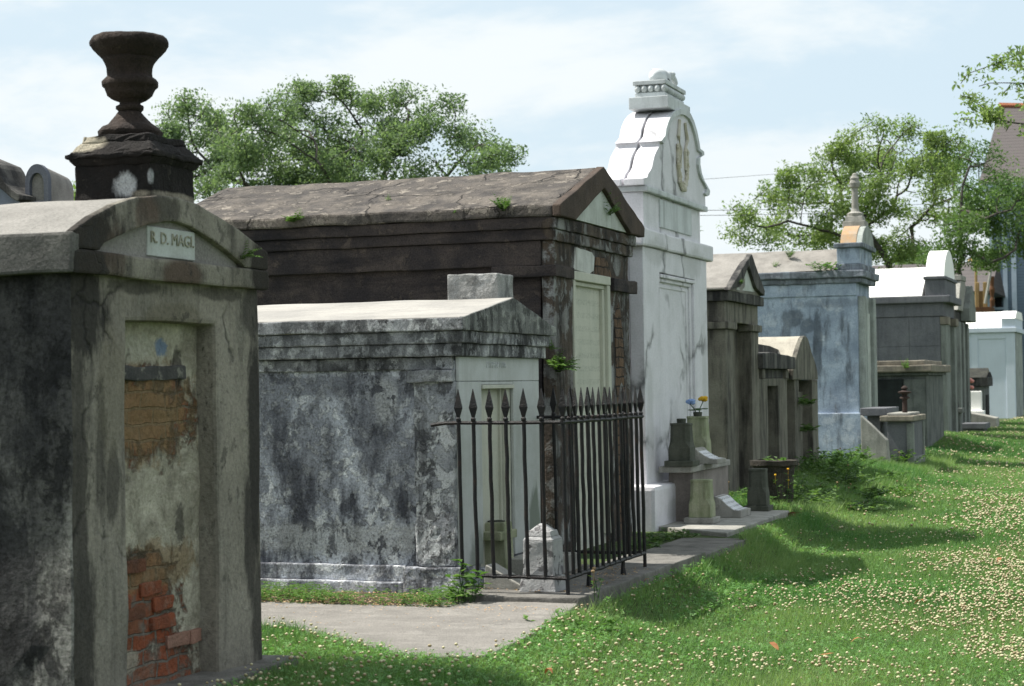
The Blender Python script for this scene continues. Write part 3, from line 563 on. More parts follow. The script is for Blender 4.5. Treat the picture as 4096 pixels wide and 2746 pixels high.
# ------------------------------------------------------------------ iron fence
T = thing('iron_fence', 'black iron fence with spearhead bars round the low whitewashed tomb', 'fence', (-4.25, 13.08, .05))
FX, FY0, FY1 = -4.25, 13.08, 15.20
ZT, ZB = 1.325, .175
def lean(p):   # the whole fence leans slightly outwards and away at the top
    k = (p[2]-.05); return (p[0]-.012*k, p[1]-.006*k, p[2])
def bar(x, y, foot=False):
    bm = bmesh.new(); z0 = .05 if foot else ZB-.012
    pts = [lean((x+random.gauss(0, .0015), y+random.gauss(0, .0015), z)) for z in np.linspace(z0, ZT+.03, 9)]
    tube(bm, pts, .0155, 8)
    b = fin('bar', bm, M['iron'], T, bev=0)
    tx, ty, _ = lean((x, y, ZT+.03))
    bm = bmesh.new()
    lathe(bm, [(.012, ZT+.008), (.020, ZT+.018), (.020, ZT+.032), (.012, ZT+.042)], tx, ty, 8)
    frustum(bm, tx, ty, ZT+.04, ZT+.115, .010, .030, .008, .013); frustum(bm, tx, ty, ZT+.115, ZT+.255, .030, .002, .013, .002)
    if FY0+.02 < y < FY1-.02 and abs(x-FX) < .01:
        bmesh.ops.rotate(bm, verts=bm.verts, cent=(tx, ty, 0), matrix=Matrix.Rotation(math.pi/2, 3, 'Z'))
    fin('spearhead', bm, M['iron'], b, bev=0)
NB = 14
for i in range(NB+1): bar(FX, FY0+(FY1-FY0)*i/NB, i in (0, NB))
xl = [at(x, 1150, Y=FY0)[0] for x in (1245, 1204, 1163, 1126, 1089, 1055)]
for x in xl: bar(x, FY0)
for i in range(1, 6): bar(FX-.155*i, FY1)
def rail(name, pts, w=.012, h=.016):
    bm = bmesh.new(); pts = [Vector(p) for p in pts]
    for a, b in zip(pts, pts[1:]):
        n = max(2, int((b-a).length/.12)); tube(bm, [a+(b-a)*t/n+Vector((0, 0, random.gauss(0, .002) if 0 < t < n else 0)) for t in range(n+1)], h, 6)
    return fin(name, bm, M['iron'], T, bev=0)
X2 = at(990, 970, Y=FY0)[0]
rail('rail', [lean((FX-.95, FY1, ZT)), lean((FX, FY1+.05, ZT)), ]); rail('rail', [lean((FX, FY1+.05, ZT)), lean((FX, FY0-.03, ZT))]); rail('rail', [lean((FX, FY0, ZT)), lean((xl[-1]-.1, FY0, ZT)), lean((X2, FY0-.0, ZT-.015))])
rail('rail', [lean((FX-.95, FY1, ZB)), lean((FX, FY1, ZB))]); rail('rail', [lean((FX, FY1, ZB)), lean((FX, FY0, ZB))]); rail('rail', [lean((FX, FY0, ZB)), lean((xl[-1], FY0, ZB+.01))])
for y in (13.62, 14.55):
    bm = bmesh.new(); tube(bm, [(FX, y, .05), (FX-.005, y, .12), (FX, y, ZB)], [.03, .018, .016], 6); fin('support_foot', bm, M['iron'], T, bev=0)
# ================================================================== 3 dark brown tomb
XF, YA, YB = -5.40, 16.33, 18.86
T = thing('stone_tomb', 'long blackened brown tomb with a gabled lichen roof and cream tablet', 'tomb', (XF, YA, 0))
XB = -9.4
B('side_wall', M['darkwall'], T, [(XB, XF-.14, YA+.06, YB-.03, -.05, 2.75)], bev=.01, grid=.16, amp=.010, freq=2, amp2=.003)
bm = bmesh.new()
extr(bm, [(YA+.02, -.05), (16.90, -.05), (16.90, 2.69), (18.13, 2.69), (18.13, -.05), (YB, -.05), (YB, 2.94), (YA+.02, 2.94)], 'x', XF-.12, XF)
fin('front_wall', bm, M['darkfront'], T, bev=.012, grid=.1, amp=.012, freq=4, amp2=.005)
B('frieze', M['darkwall'], T, [(XB-.02, XF-.122, YA+.0, YB, 2.71, 2.94)], bev=.01, grid=.12, amp=.008, freq=3, amp2=.003)
B('capital', M['darkwall'], T, [(-6.0, XF+.035, YA-.035, 16.88, 2.605, 2.712)], bev=.012, grid=.1, amp=.008, freq=5, amp2=.003)
B('capital', M['darkwall'], T, [(-5.8, XF+.05, 18.16, YB+.16, 2.55, 2.68)], bev=.012, grid=.1, amp=.008, freq=5, amp2=.003)
B('cornice', M['darkwall'], T, [(XB-.05, XF-.0, YA-.03, YB+.05, 2.942, 3.048), (XB-.07, XF+.02, YA-.06, YB+.12, 3.05, 3.158)], bev=.012, grid=.12, amp=.009, freq=3, amp2=.003)
B('front_cornice', M['darkfront'], T, [(XF-.1, XF+.036, YA-.033, YB+.054, 2.940, 3.046), (XF-.1, XF+.056, YA-.063, YB+.124, 3.049, 3.156)], bev=.012, grid=.08, amp=.012, freq=4, amp2=.004)
gb = [(16.24, 3.16), (16.24, 3.262), (17.66, 3.752), (19.12, 3.262), (19.12, 3.16)]
bm = bmesh.new(); extr(bm, gb, 'x', XB-.1, XF+.025); fin('roof', bm, M['darkroof'], T, bev=.02, grid=.13, amp=.016, freq=2.6, amp2=.004)
bm = bmesh.new()
extr(bm, [(16.235, 3.158), (16.235, 3.266), (17.66, 3.758), (19.125, 3.266), (19.125, 3.158), (18.6, 3.158), (17.66, 3.545), (16.72, 3.158)], 'x', XF+.03, XF+.11)
fin('rake_moulding', bm, M['darkrake'], T, bev=.014, grid=.1, amp=.008, freq=4, amp2=.003)
bm = bmesh.new(); extr(bm, [(16.68, 3.17), (17.66, 3.57), (18.65, 3.17)], 'x', XF+.02, XF+.064); fin('gable_panel', bm, M['gablewhite'], T, bev=0)
tb = B('tablet', M['tabtext'], T, [(XF-.12, XF-.055, 16.95, 18.08, 0, 2.66)], bev=0)
B('tablet_frame', M['tablet'], T, [(XF-.06, XF+.02, 16.905, 18.125, 2.60, 2.688), (XF-.06, XF-.02, 16.97, 18.06, 2.555, 2.598), (XF-.06, XF+.015, 18.03, 18.12, .1, 2.598), (XF-.06, XF-.02, 17.96, 18.028, .1, 2.553), (XF-.06, XF+.015, 16.905, 16.965, .1, 2.598)], bev=.006)
tb2 = stucco('peeled_white_plaster', (.55, .56, .54), (.46, .47, .45), (.16, .14, .12), s=4, streak=.5, bump=.4, speck=.15)
bm = bmesh.new(); extr(bm, [(16.93, 2.70), (17.0, 2.92), (17.52, 2.90), (17.60, 2.86), (17.55, 2.72), (17.42, 2.68)], 'x', XF-.02, XF+.014); fin('plaster_patch', bm, tb2, T, bev=.005, grid=.06, amp=.006, freq=9)
bm = bmesh.new(); extr(bm, [(17.62, 2.68), (17.66, 2.86), (17.95, 2.88), (18.12, 2.80), (18.18, 2.68)], 'x', XF-.02, XF+.012); fin('exposed_brick', bm, M['oldbrick'], T, bev=.004, grid=.06, amp=.01, freq=8)
bm = bmesh.new(); extr(bm, [(18.3, .1), (18.3, 2.3), (18.44, 2.44), (18.55, 2.2), (18.62, 1.6), (18.66, .1)], 'x', XF-.02, XF+.008); fin('exposed_brick', bm, M['oldbrick'], T, bev=.004, grid=.08, amp=.014, freq=6)
# ================================================================== 4 white tomb
XF, YA, YB = -5.50, 19.788, 22.729  # tomb's coordinates scaled about the camera and written out as plain values
T = thing('stone_tomb', 'tallest white tomb with a scrolled arched top and wreath relief', 'tomb', (XF, YA, 0))
XB = -8.2
B('wall', M['white'], T, [(XB, XF-.05, YA+.02, YB-.02, .3, 3.128), ], bev=.008, grid=.3, amp=.004)
bm = bmesh.new()
extr(bm, [(YA, .3), (YA, 3.118), (YB, 3.118), (YB, .3), (22.127, .3), (22.127, 2.856), (20.475, 2.865), (20.475, .3)], 'x', XF-.16, XF)
fin('front_wall', bm, M['white'], T, bev=.006)
B('tablet', M['whitetab'], T, [(XF-.16, XF-.06, 20.475, 22.137, .3, 2.889)], bev=0)
B('tablet_frame', M['white'], T, [(XF-.1, XF+.012, 20.494, 22.108, 2.805, 2.846), (XF-.1, XF-.02, 20.532, 22.051, 2.760, 2.803), (XF-.1, XF+.012, 22.022, 22.108, .4, 2.803), (XF-.1, XF-.02, 21.927, 22.020, .4, 2.758), (XF-.1, XF-.04, 21.831, 21.925, .4, 2.736), (XF-.1, XF-.04, 20.494, 21.829, 2.693, 2.736)], bev=.006)
B('band', M['white'], T, [(XB, XF+.04, YA-.11, YB+.26, 3.123, 3.319)], bev=.025, grid=.25, amp=.008, freq=3, amp2=.004)
B('attic', M['white'], T, [(XF-.75, XF-.03, YA+.16, 22.557, 3.321, 3.734)], bev=.006)
B('attic', M['whitegrey'], T, [(XF-.1, XF-.01, 20.599, 22.061, 3.386, 3.711)], bev=.006)
B('ledge', M['whitegrey'], T, [(XF-.5, XF+.03, YA+.13, 22.748, 3.736, 3.801)], bev=.014, grid=.25, amp=.005, freq=4)
def yz(lst): return [tuple(at((2300+x*.574)/KD, (200+y*.574)/KD, X=XF)[1:]) for x, y in lst]
outl = [(482, 945), (482, 893), (505, 888), (512, 862), (528, 838), (540, 812), (548, 770), (556, 735), (572, 700), (590, 668), (590, 640), (584, 636), (612, 600), (616, 580), (621, 545), (632, 508), (648, 470), (670, 440), (697, 420), (726, 411), (758, 418), (790, 446), (815, 500), (836, 570), (850, 640), (858, 690), (884, 712), (886, 734), (858, 752), (858, 800), (868, 860), (885, 910), (908, 950), (926, 985), (922, 1012), (908, 1022), (910, 1080)]
OUT = yz(outl)
OUT = [(y, max(z, 3.803)) if i not in (0, len(OUT)-1) else (y, 3.803) for i, (y, z) in enumerate(OUT)]
bm = bmesh.new(); extr(bm, OUT, 'x', XF-.24, XF); fin('scrolled_pediment', bm, M['white'], T, bev=.012)
bm = bmesh.new(); extr(bm, [(y-.02, z) for y, z in OUT], 'x', XF-.52, XF-.265); fin('scrolled_pediment', bm, M['white'], T, bev=.02)
# raised moulding following the scroll outline
ins = []
yc = sum(p[0] for p in OUT)/len(OUT); zc = 4.178
for y, z in OUT[10:-1]: ins.append((y+(yc-y)*.10, z+(zc-z)*.10))
bm = bmesh.new(); n_ = len(ins)
strip_o = OUT[10:-1]
for i in range(n_-1):
    vs = [(strip_o[i][0], strip_o[i][1]), (strip_o[i+1][0], strip_o[i+1][1]), ins[i+1], ins[i]]
    fr_ = [bm.verts.new((XF+.03, y, z)) for y, z in vs]; bk = [bm.verts.new((XF-.01, y, z)) for y, z in vs]
    bm.faces.new(fr_); bm.faces.new(bk[::-1])
    for k in range(4): bm.faces.new((fr_[k], bk[k], bk[(k+1) % 4], fr_[(k+1) % 4]))
bmesh.ops.remove_doubles(bm, verts=bm.verts, dist=1e-4)
fin('scroll_moulding', bm, M['whitegrey'], T, bev=0)
# wreath relief: garland ring and ribbons
bm = bmesh.new()
c0 = yz([(740, 760)])[0]; 
ring = [(XF+.012, c0[0]+.22*math.cos(t), c0[1]-.02+.33*math.sin(t)) for t in np.linspace(-.4-math.pi, .4, 18)]
tube(bm, ring, .03, 6)
for t in np.linspace(-.4-math.pi, .4, 34):
    for k in range(2): ellipsoid(bm, (XF+.02, c0[0]+.22*math.cos(t)+random.gauss(0, .02), c0[1]-.02+.33*math.sin(t)+random.gauss(0, .02)), (.022, .03, .03), 6, 4)
for dy, sg in ((-.1, -1), (.16, 1)):
    tube(bm, [(XF+.012, c0[0]+dy, c0[1]+.45), (XF+.02, c0[0]+dy+sg*.08, c0[1]+.25), (XF+.015, c0[0]+dy-sg*.03, c0[1]+.1), (XF+.01, c0[0]+dy, c0[1]-.12)], .022, 5)
fin('wreath_relief', bm, M['wreath'], T, bev=0)
B('plinth', M['white'], T, [(XB, -5.32, YA-.30, YB+.1, -.3, .49)], bev=.05, grid=.3, amp=.006, freq=3)
# crowning box: beaded base
cA = at(1467, 250, X=-5.78); cB = at(1558, 248, X=-5.78)
bx0, bx1, by0, by1 = -5.94, -5.52, 20.991, 21.965
def zt(ydisp): return at(1512, ydisp, X=-6.0)[2]
zb = max(z for y, z in OUT)+.01
bm = bmesh.new()
for z0, z1, g in ((zb-.08, zb+.06, .03), (zb+.06, zb+.115, -.03), (zb+.115, zb+.205, -.06), (zb+.205, zb+.255, -.01)): box(bm, bx0-g, bx1+g, by0-g, by1+g, z0, z1)
for i in range(5): ellipsoid(bm, (bx0+.06+i*.08, by0+.05, zb+.16), (.04, .05, .045), 8, 6)
for i in range(9): ellipsoid(bm, (bx1-.05, by0+.1+i*.1, zb+.16), (.05, .045, .045), 8, 6)
fin('crowning_box', bm, M['whitegrey'], T, bev=.008)
# lamb statue: one skinned body
def skinned(name, nodes, edges, mat, loc, sub=2, parent=None):
    me = bpy.data.meshes.new(name); me.from_pydata([Vector(p)-Vector(loc) for p, r in nodes], edges, [])
    o = bpy.data.objects.new(name, me); COL.objects.link(o); o.location = loc
    sk = o.modifiers.new('skin', 'SKIN'); sk.use_smooth_shade = True
    lay = me.skin_vertices[0] if len(me.skin_vertices) else None
    if lay is None:
        bmx = bmesh.new(); bmx.from_mesh(me); bmx.verts.layers.skin.verify(); bmx.to_mesh(me); bmx.free(); lay = me.skin_vertices[0]
    for v, (p, r) in zip(lay.data, nodes): v.radius = (r, r)
    lay.data[0].use_root = True
    ss = o.modifiers.new('sub', 'SUBSURF'); ss.levels = sub; ss.render_levels = sub
    me.materials.append(mat)
    return o
lz = zb+.255; lx = -5.73; ly = 21.249
# couched lamb: haunch at left, back, chest, neck, head drooping over the right end
N = [((lx, ly+.30, lz+.13), .125), ((lx, ly+.08, lz+.17), .155), ((lx, ly-.08, lz+.12), .11), ((lx, ly+.44, lz+.15), .10), ((lx+.02, ly+.58, lz+.24), .07), ((lx+.05, ly+.72, lz+.21), .062), ((lx+.08, ly+.80, lz+.10), .04),
     ((lx+.12, ly+.05, lz+.05), .055), ((lx+.14, ly+.24, lz+.035), .03), ((lx+.08, ly+.44, lz+.05), .042), ((lx+.11, ly+.64, lz+.025), .026), ((lx-.10, ly+.44, lz+.05), .042), ((lx-.1, ly+.62, lz+.025), .026), ((lx-.02, ly-.2, lz+.05), .03),
     ((lx+.12, ly+.62, lz+.25), .022), ((lx-.08, ly+.62, lz+.25), .022)]
N = [((lx+(a-lx)*.85, ly+.08+(b-ly)*.85, lz+(c-lz)*.78), r_*.8) for (a, b, c), r_ in N]
E_ = [(0, 1), (1, 2), (0, 3), (3, 4), (4, 5), (5, 6), (1, 7), (7, 8), (3, 9), (9, 10), (3, 11), (11, 12), (2, 13), (4, 14), (4, 15)]
o = skinned('lamb_statue', N, E_, M['whitegrey'], (lx, ly, lz)); setp(o, 'small white stone lamb lying on top of the tallest white tomb', 'statue')
# ---- shelf, slabs, vases and scroll tablets in front of the white tomb
B_ = bmesh.new(); box(B_, -5.40, -5.12, 20.35, 22.1, .05, .60); setp(fin('shelf_block', B_, M['pinkstone'], None, bev=.01, grid=.2, amp=.005, loc=(-5.3, 21.2, 0)), 'pinkish stone block under the upper shelf of the white tomb', 'block')
B_ = bmesh.new(); box(B_, -5.46, -5.08, 20.13, 22.05, .605, .675); setp(fin('stone_shelf', B_, M['palestone'], None, bev=.014, grid=.2, amp=.004, loc=(-5.3, 21.1, .6)), 'upper stone shelf against the white tomb carrying two vases', 'shelf')
B_ = bmesh.new(); extr(B_, [at(1493, 1202, Z=.05)[:2], at(1660, 1217, Z=.05)[:2], at(1803, 1166, Z=.05)[:2], (-5.3, at(1803, 1166, Z=.05)[1])], 'z', -.06, .05); setp(fin('stone_slab', B_, M['palestone'], None, bev=.014, grid=.2, amp=.006, amp2=.002, loc=(-4.7, 20, 0)), 'broad grey slab on the ground carrying two stone vases', 'slab')
B_ = bmesh.new(); box(B_, -5.2, -4.6, 19.25, 21.9, -.4, -.063); setp(fin('foundation_block', B_, M['pinkstone'], None, bev=.01, grid=.2, amp=.01, loc=(-4.8, 20, -.1)), 'rough stone block half hidden under the broad grey slab', 'block')
c1 = at(1690, 1222, Z=-.08); c2 = at(1862, 1181, Z=-.08)
B_ = bmesh.new(); box(B_, -4.75, c2[0], c1[1]+.15, c2[1], -.5, -.08); setp(fin('stone_step', B_, M['palestone'], None, bev=.012, grid=.2, amp=.005, loc=(-4.3, c1[1], -.1)), 'low stone step in the grass beyond the broad slab', 'step')
def vase(name, label, base, h, w, mat, bw, group='square stone flower vases', rot=0.0, waist=True, collar=False, stuffz=None):
    x, y, z = base; t = thing(name, label, 'vase', (x, y, z), group)
    bm = bmesh.new(); box(bm, x-bw, x+bw, y-bw, y+bw, z, z+.065); fin('base', bm, M['palestone'] if mat is M['mossstone'] else mat, t, bev=.012)
    # octagonal upper shaft stepping out to a square foot with lamb's tongue stops
    bm = bmesh.new(); zz0 = z+.065; zz1 = zz0+h
    def ring(a, ch, zz): 
        c = a-ch
        return [bm.verts.new((x+px_, y+py_, zz)) for px_, py_ in ((-c, -a), (c, -a), (a, -c), (a, c), (c, a), (-c, a), (-a, c), (-a, -c))]
    rs = [ring(w, .004, zz0), ring(w*.985, .004, zz0+h*.34), ring(w*.93, w*.34, zz0+h*.50), ring(w*.88, w*.36, zz0+h*.93), ring(w*.92, w*.36, zz0+h*.95), ring(w*.90, w*.36, zz1)]
    for a, b in zip(rs, rs[1:]):
        for i in range(8): bm.faces.new((a[i], a[(i+1) % 8], b[(i+1) % 8], b[i]))
    bm.faces.new(rs[0][::-1]); bm.faces.new(rs[-1])
    fin('shaft', bm, mat, t, bev=.006, grid=.08, amp=.004, freq=9)
    if collar:
        bm = bmesh.new(); lathe(bm, [(.05, zz1), (.055, zz1+.045), (.045, zz1+.05), (.04, zz1+.02)], x, y, 14); fin('metal_liner', bm, M['darkvase'], t, bev=0)
    return t, zz1
p = at(1624, 1197, Z=.05); vase('flower_vase', 'mossy pale stone vase on the near corner of the broad slab', (p[0]-.13, p[1]+.13, .05), .415, .125, M['mossstone'], .17)
p = at(1748, 1168, Z=.05); vase('flower_vase', 'dark stone vase at the far end of the broad slab', (p[0]-.1, p[1]+.1, .05), .44, .115, M['darkvase'], .15)
p = at(1573, 1066, Z=.675); vase('flower_vase', 'dark green stone vase on the upper shelf, nearest the path', (p[0]-.1, p[1]+.1, .675), .415, .125, M['darkvase'], .165, collar=True)
p = at(1612, 1058, Z=.675); v2, ztop = vase('flower_vase', 'pale mossy vase holding artificial flowers on the upper shelf', (p[0]-.16, p[1]+.30, .675), .47, .13, M['mossstone'], .16, collar=True)
def flower(label, x, y, z, h, col, dx, dy):
    t = thing('artificial_flower', label, 'flower', (x, y, z))
    bm = bmesh.new(); top = (x+dx, y+dy, z+h); tube(bm, [(x, y, z-.05), (x+dx*.5, y+dy*.4, z+h*.5), top], .006, 5); fin('stem', bm, M['darkleaf'], t, bev=0)
    bm = bmesh.new()
    for k in range(9):
        a = k*2.4; ellipsoid(bm, (top[0]+.03*math.cos(a), top[1]+.03*math.sin(a), top[2]+.02+.012*(k % 3)), (.03, .03, .022), 7, 5)
    fin('blossom', bm, col, t, bev=0, amp=.008, freq=30)
    bm = bmesh.new()
    for a in (.5, 2.4, 4.2): ellipsoid(bm, (x+dx*.5+.05*math.cos(a), y+dy*.5+.05*math.sin(a), z+h*.4), (.05 if abs(math.cos(a)) > .6 else .02, .045, .008), 7, 4)
    fin('leaf', bm, M['darkleaf'], t, bev=0)
vx, vy = v2.location.x, v2.location.y
flower('yellow artificial flower in the pale mossy vase', vx, vy, ztop+.03, .14, M['petal_y'], .05, .07)
flower('blue artificial flower in the pale mossy vase', vx, vy, ztop+.03, .11, M['petal_b'], -.05, -.14)
def scroll_tablet(label, base, w, l, h):
    x, y, z = base; t = thing('inscribed_tablet', label, 'tablet', (x, y, z))
    prof = [(x-l, z), (x-l, z+h*.8), (x-l*.9, z+h), (x-l*.72, z+h*.92), (x-l*.5, z+h*.62), (x-l*.25, z+h*.36), (x, z+h*.34), (x, z)]
    bm = bmesh.new(); extr(bm, prof, 'y', y, y+w); fin('body', bm, M['palestone'], t, bev=.006)
    bm = bmesh.new(); up = [(x-l*.9, z+h+.003), (x-l*.72, z+h*.92+.003), (x-l*.5, z+h*.62+.003), (x-l*.25, z+h*.36+.004), (x-.03, z+h*.34+.004)]
    extr(bm, up+[(a, b-.012) for a, b in up[::-1]], 'y', y+.02, y+w-.02); fin('inscribed_face', bm, M['inscribed'], t, bev=0)
    bm = bmesh.new(); c = (x-l*.9, z+h*.72); extr(bm, [(c[0]+.07*math.cos(a), c[1]+.07*math.sin(a)) for a in np.linspace(0, 2*math.pi, 14)[:-1]], 'y', y-.012, y+w+.012); fin('volute', bm, M['palestone'], t, bev=.006)
p = at(1688, 1184, Z=.05); scroll_tablet('scroll-shaped inscribed tablet between the two vases on the slab', (p[0]+.02, p[1]+.02, .05), .52, .34, .24)
p = at(1634, 1062, Z=.675); scroll_tablet('small inscribed tablet on the end of the upper shelf', (p[0]+.0, p[1]+.12, .675), .42, .32, .16)
p = at(1768, 1052, X=-4.95)
PLX, PLY = p[0], p[1]
T = thing('planter', 'round dark rough stone planter in front of the small gabled tomb', 'planter', (PLX, PLY, gzf(PLX, PLY)))
g0 = gzf(PLX, PLY)-.1; rz = p[2]
bm = bmesh.new(); lathe(bm, [(.20, g0), (.24, g0+.25), (.27, rz-.10), (.28, rz-.08), (.285, rz-.075)], PLX, PLY, 26); fin('pot', bm, M['planter'], T, bev=0, grid=.08, amp=.016, freq=8, amp2=.008)
bm = bmesh.new(); lathe(bm, [(.285, rz-.075), (.31, rz-.06), (.315, rz), (.26, rz+.005), (.24, rz-.05)], PLX, PLY, 26); fin('rim', bm, M['planter'], T, bev=0, amp=.008, freq=8)
p = at(1826, 1222, Z=-.24)
T = thing('broken_pot', 'broken reddish terracotta pot lying in the grass by the step', 'pot', (p[0], p[1], -.25))
def shard(c, r0, r1, h, a0, a1, tilt):
    bm = bmesh.new(); rings = []
    for k in range(2):
        for j, (rr, zz_) in enumerate(((r0, 0), (r0+.3*(r1-r0), h*.5), (r1, h))):
            rings.append([bm.verts.new((c[0]+(rr-.014*k)*math.cos(a), c[1]+(rr-.014*k)*math.sin(a), c[2]+zz_)) for a in np.linspace(a0, a1, 9)])
    for a, b in ((0, 1), (1, 2), (4, 3), (5, 4), (2, 5), (3, 0)):
        for i in range(8): bm.faces.new((rings[a][i], rings[a][i+1], rings[b][i+1], rings[b][i]))
    bmesh.ops.rotate(bm, verts=bm.verts, cent=c, matrix=Matrix.Rotation(tilt, 3, 'X')); fin('shard', bm, M['terracotta'], T, bev=0)
shard((p[0]-.03, p[1]-.05, -.2), .10, .14, .2, 2.6, 6.2, -.5); shard((p[0]+.16, p[1]+.05, -.24), .10, .13, .1, .2, 2.6, .9)
# ================================================================== 5 small gabled tomb
def q5(x, y, X): return at((2550+x*.3507)/KD, (950+y*.3507)/KD, X=X)[1:]
XF = -5.80; XG = -5.68
YA = at(1658, 850, X=XF)[1]; YB = at(1733, 850, X=XF)[1]
T = thing('stone_tomb', 'small grey-brown tomb with a steep gable right behind the white tomb', 'tomb', (XF, YA, 0))
B('body', M['gableside'], T, [(-8.3, XF-.26, YA+.03, YB-.03, -.05, 2.74)], bev=.012, grid=.2, amp=.012, freq=2, amp2=.003)
cl_ = (q5(1010, 1300, XF)[0], q5(1096, 1300, XF)[0], q5(1300, 1300, XF)[0], q5(1382, 1300, XF)[0])
cz = q5(1060, 1052, XF)[1]; cz1 = q5(1060, 968, XF)[1]
for a, b in ((cl_[0], cl_[1]), (cl_[2], cl_[3])):
    B('column', M['gablestone'], T, [(XF-.27, XF, a, b, -.05, cz)], bev=.012, grid=.15, amp=.006, freq=4)
    B('capital', M['gablestone'], T, [(XF-.29, XF+.045, a-.06, b+.07, cz+.002, cz1)], bev=.012, grid=.1, amp=.006, freq=5)
B('frieze', M['gablestone'], T, [(XF-.28, XF-.01, YA+.02, YB+.05, cz1+.002, 2.72)], bev=.01, grid=.15, amp=.006, freq=4)
B('cornice', M['gableside'], T, [(-8.4, XF+.06, YA-.04, YB+.16, 2.722, 2.86)], bev=.014, grid=.15, amp=.010, freq=4, amp2=.003)
g1, g2, g3 = q5(1072, 568, XG), q5(1305, 195, XG), q5(1452, 612, XG)
g1b, g3b = q5(1068, 668, XG), q5(1450, 728, XG)
bm = bmesh.new(); extr(bm, [(g1[0], 2.862), g1, g2, g3, (g3[0], 2.862)], 'x', -8.5, XG-.06); fin('roof', M['greyroof'] and bm, M['greyroof'], T, bev=.025, grid=.18, amp=.02, freq=2, amp2=.004)
w1, w2, w3 = q5(1186, 560, XG), q5(1275, 318, XG), q5(1356, 580, XG)
bm = bmesh.new(); extr(bm, [(g1b[0], 2.863), (g1[0]-.01, g1[1]), (g2[0], g2[1]+.01), (g3[0]+.01, g3[1]), (g3b[0], 2.863), w3, w2, w1], 'x', XG-.1, XG); fin('rake_moulding', bm, M['gableside'], T, bev=.014, grid=.15, amp=.008, freq=4)
bm = bmesh.new(); extr(bm, [(w1[0]-.1, w1[1]-.05), (w2[0], w2[1]+.05), (w3[0]+.1, w3[1]-.05)], 'x', XG-.12, XG-.05); fin('gable_panel', bm, M['gablewhite'], T, bev=0)
B('door_slab', M['gablestone'], T, [(XF-.26, XF-.2, cl_[1]-.05, cl_[2]+.05, 0, cz1)], bev=0)
# ================================================================== 6 low flat-topped tomb
def q6(x, y, X): return at((2950+x*.3828)/KD, (1250+y*.3828)/KD, X=X)[1:]
XF = -5.80
a, b = q6(232, 900, XF)[0], q6(560, 520, XF)[0]; zt_ = q6(560, 470, XF)[1]; zb_ = q6(555, 600, XF)[1]; zf = q6(500, 690, XF)[1]
T = thing('stone_tomb', 'low flat-topped tomb with a narrow black doorway and no gable', 'tomb', (XF, a, 0))
c1_, c2_, c3_ = q6(318, 1000, XF)[0], q6(432, 1000, XF)[0], q6(520, 1000, XF)[0]
bm = bmesh.new(); extr(bm, [(a, -.05), (c1_, -.05), (c1_, zf-.12), (c2_, zf-.12), (c2_, -.05), (c3_, -.05), (c3_, zf), (a, zf)], 'x', XF-.5, XF); fin('front_wall', bm, M['gablestone'], T, bev=.015, grid=.2, amp=.008, freq=3)
B('side_wall', M['gableside'], T, [(-8, XF-.502, a+.02, c3_-.02, -.05, zf)], bev=.01)
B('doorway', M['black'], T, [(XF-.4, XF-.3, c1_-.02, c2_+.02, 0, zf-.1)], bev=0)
B('frieze', M['gableside'], T, [(-8, XF-.02, a+.02, b-.25, zf+.002, zb_)], bev=.01); B('frieze_block', M['gablestone'], T, [(XF-.1, XF+.03, a+.1, a+.3, zf+.002, zb_), (XF-.1, XF+.03, c3_-.2, c3_, zf+.002, zb_)], bev=.01)
bm = bmesh.new(); extr(bm, [(a-.1, zb_+.002), (a-.1, zt_+.03), (a+.5, zt_+.06), (b, zt_), (b, zb_+.002)], 'x', -8.1, XF+.08); fin('top_slab', bm, M['gableside'], T, bev=.02, grid=.2, amp=.01, freq=3)
t1 = q6(220, 330, XF-.3); t2 = q6(340, 350, XF-.3); t3 = q6(470, 405, XF-.3)
bm = bmesh.new(); extr(bm, [(t1[0], zt_+.0), t1, t2, t3, (t3[0], zt_-.02)], 'x', -7.9, XF-.3); fin('crest', bm, M['gableside'], T, bev=.015)
# ================================================================== 7 round-gabled small tomb
XF = -5.80
ys = [q6(602, 1000, XF)[0], q6(645, 1000, XF)[0], q6(772, 1000, XF)[0], q6(842, 1000, XF)[0]]
arc7 = [q6(x, y, XF+.02) for x, y in ((578, 605), (596, 520), (622, 430), (648, 340), (672, 275), (692, 250), (712, 252), (732, 280), (752, 345), (772, 425), (795, 490), (818, 560), (832, 630))]
zsp = arc7[0][1]-.0; zpb = q6(700, 705, XF)[1]
T = thing('stone_tomb', 'small grey tomb with a pointed round-shouldered gable and vines in its doorway', 'tomb', (XF, ys[0], 0))
A7 = [(y, max(z, zpb+.01)) for y, z in arc7]
bm = bmesh.new(); extr(bm, [(A7[0][0], zpb)]+A7+[(A7[-1][0], zpb)], 'x', -7.4, XF-.03); fin('roof', bm, stucco('tan_vault_roof', (.40, .37, .31), (.32, .295, .25), (.12, .11, .1), s=1.5, streak=.3, bump=.4, speck=.2), T, bev=.012, grid=.2, amp=.008, freq=3)
bm = bmesh.new(); extr(bm, [(A7[0][0]-.02, zpb)]+[(y, z+.004) for y, z in A7]+[(A7[-1][0]+.02, zpb)], 'x', XF-.05, XF+.03); fin('gable_face', bm, M['gablestone'], T, bev=.015)
B('body', M['gableside'], T, [(-7.4, XF-.3, ys[0]+.02, ys[3]-.02, -.05, zpb-.002)], bev=.01, grid=.2, amp=.01, freq=3)
for a, b in ((ys[0], ys[1]), (ys[2]+.1, ys[3])): B('column', M['gablestone'], T, [(XF-.31, XF, a, b, -.05, zpb-.004)], bev=.012, grid=.2, amp=.006, freq=4)
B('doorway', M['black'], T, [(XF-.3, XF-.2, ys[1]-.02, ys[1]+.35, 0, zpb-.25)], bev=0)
B('door_slab', M['gablestone'], T, [(XF-.31, XF-.16, ys[1]+.3, ys[2]+.1, 0, zpb-.2)], bev=.01)
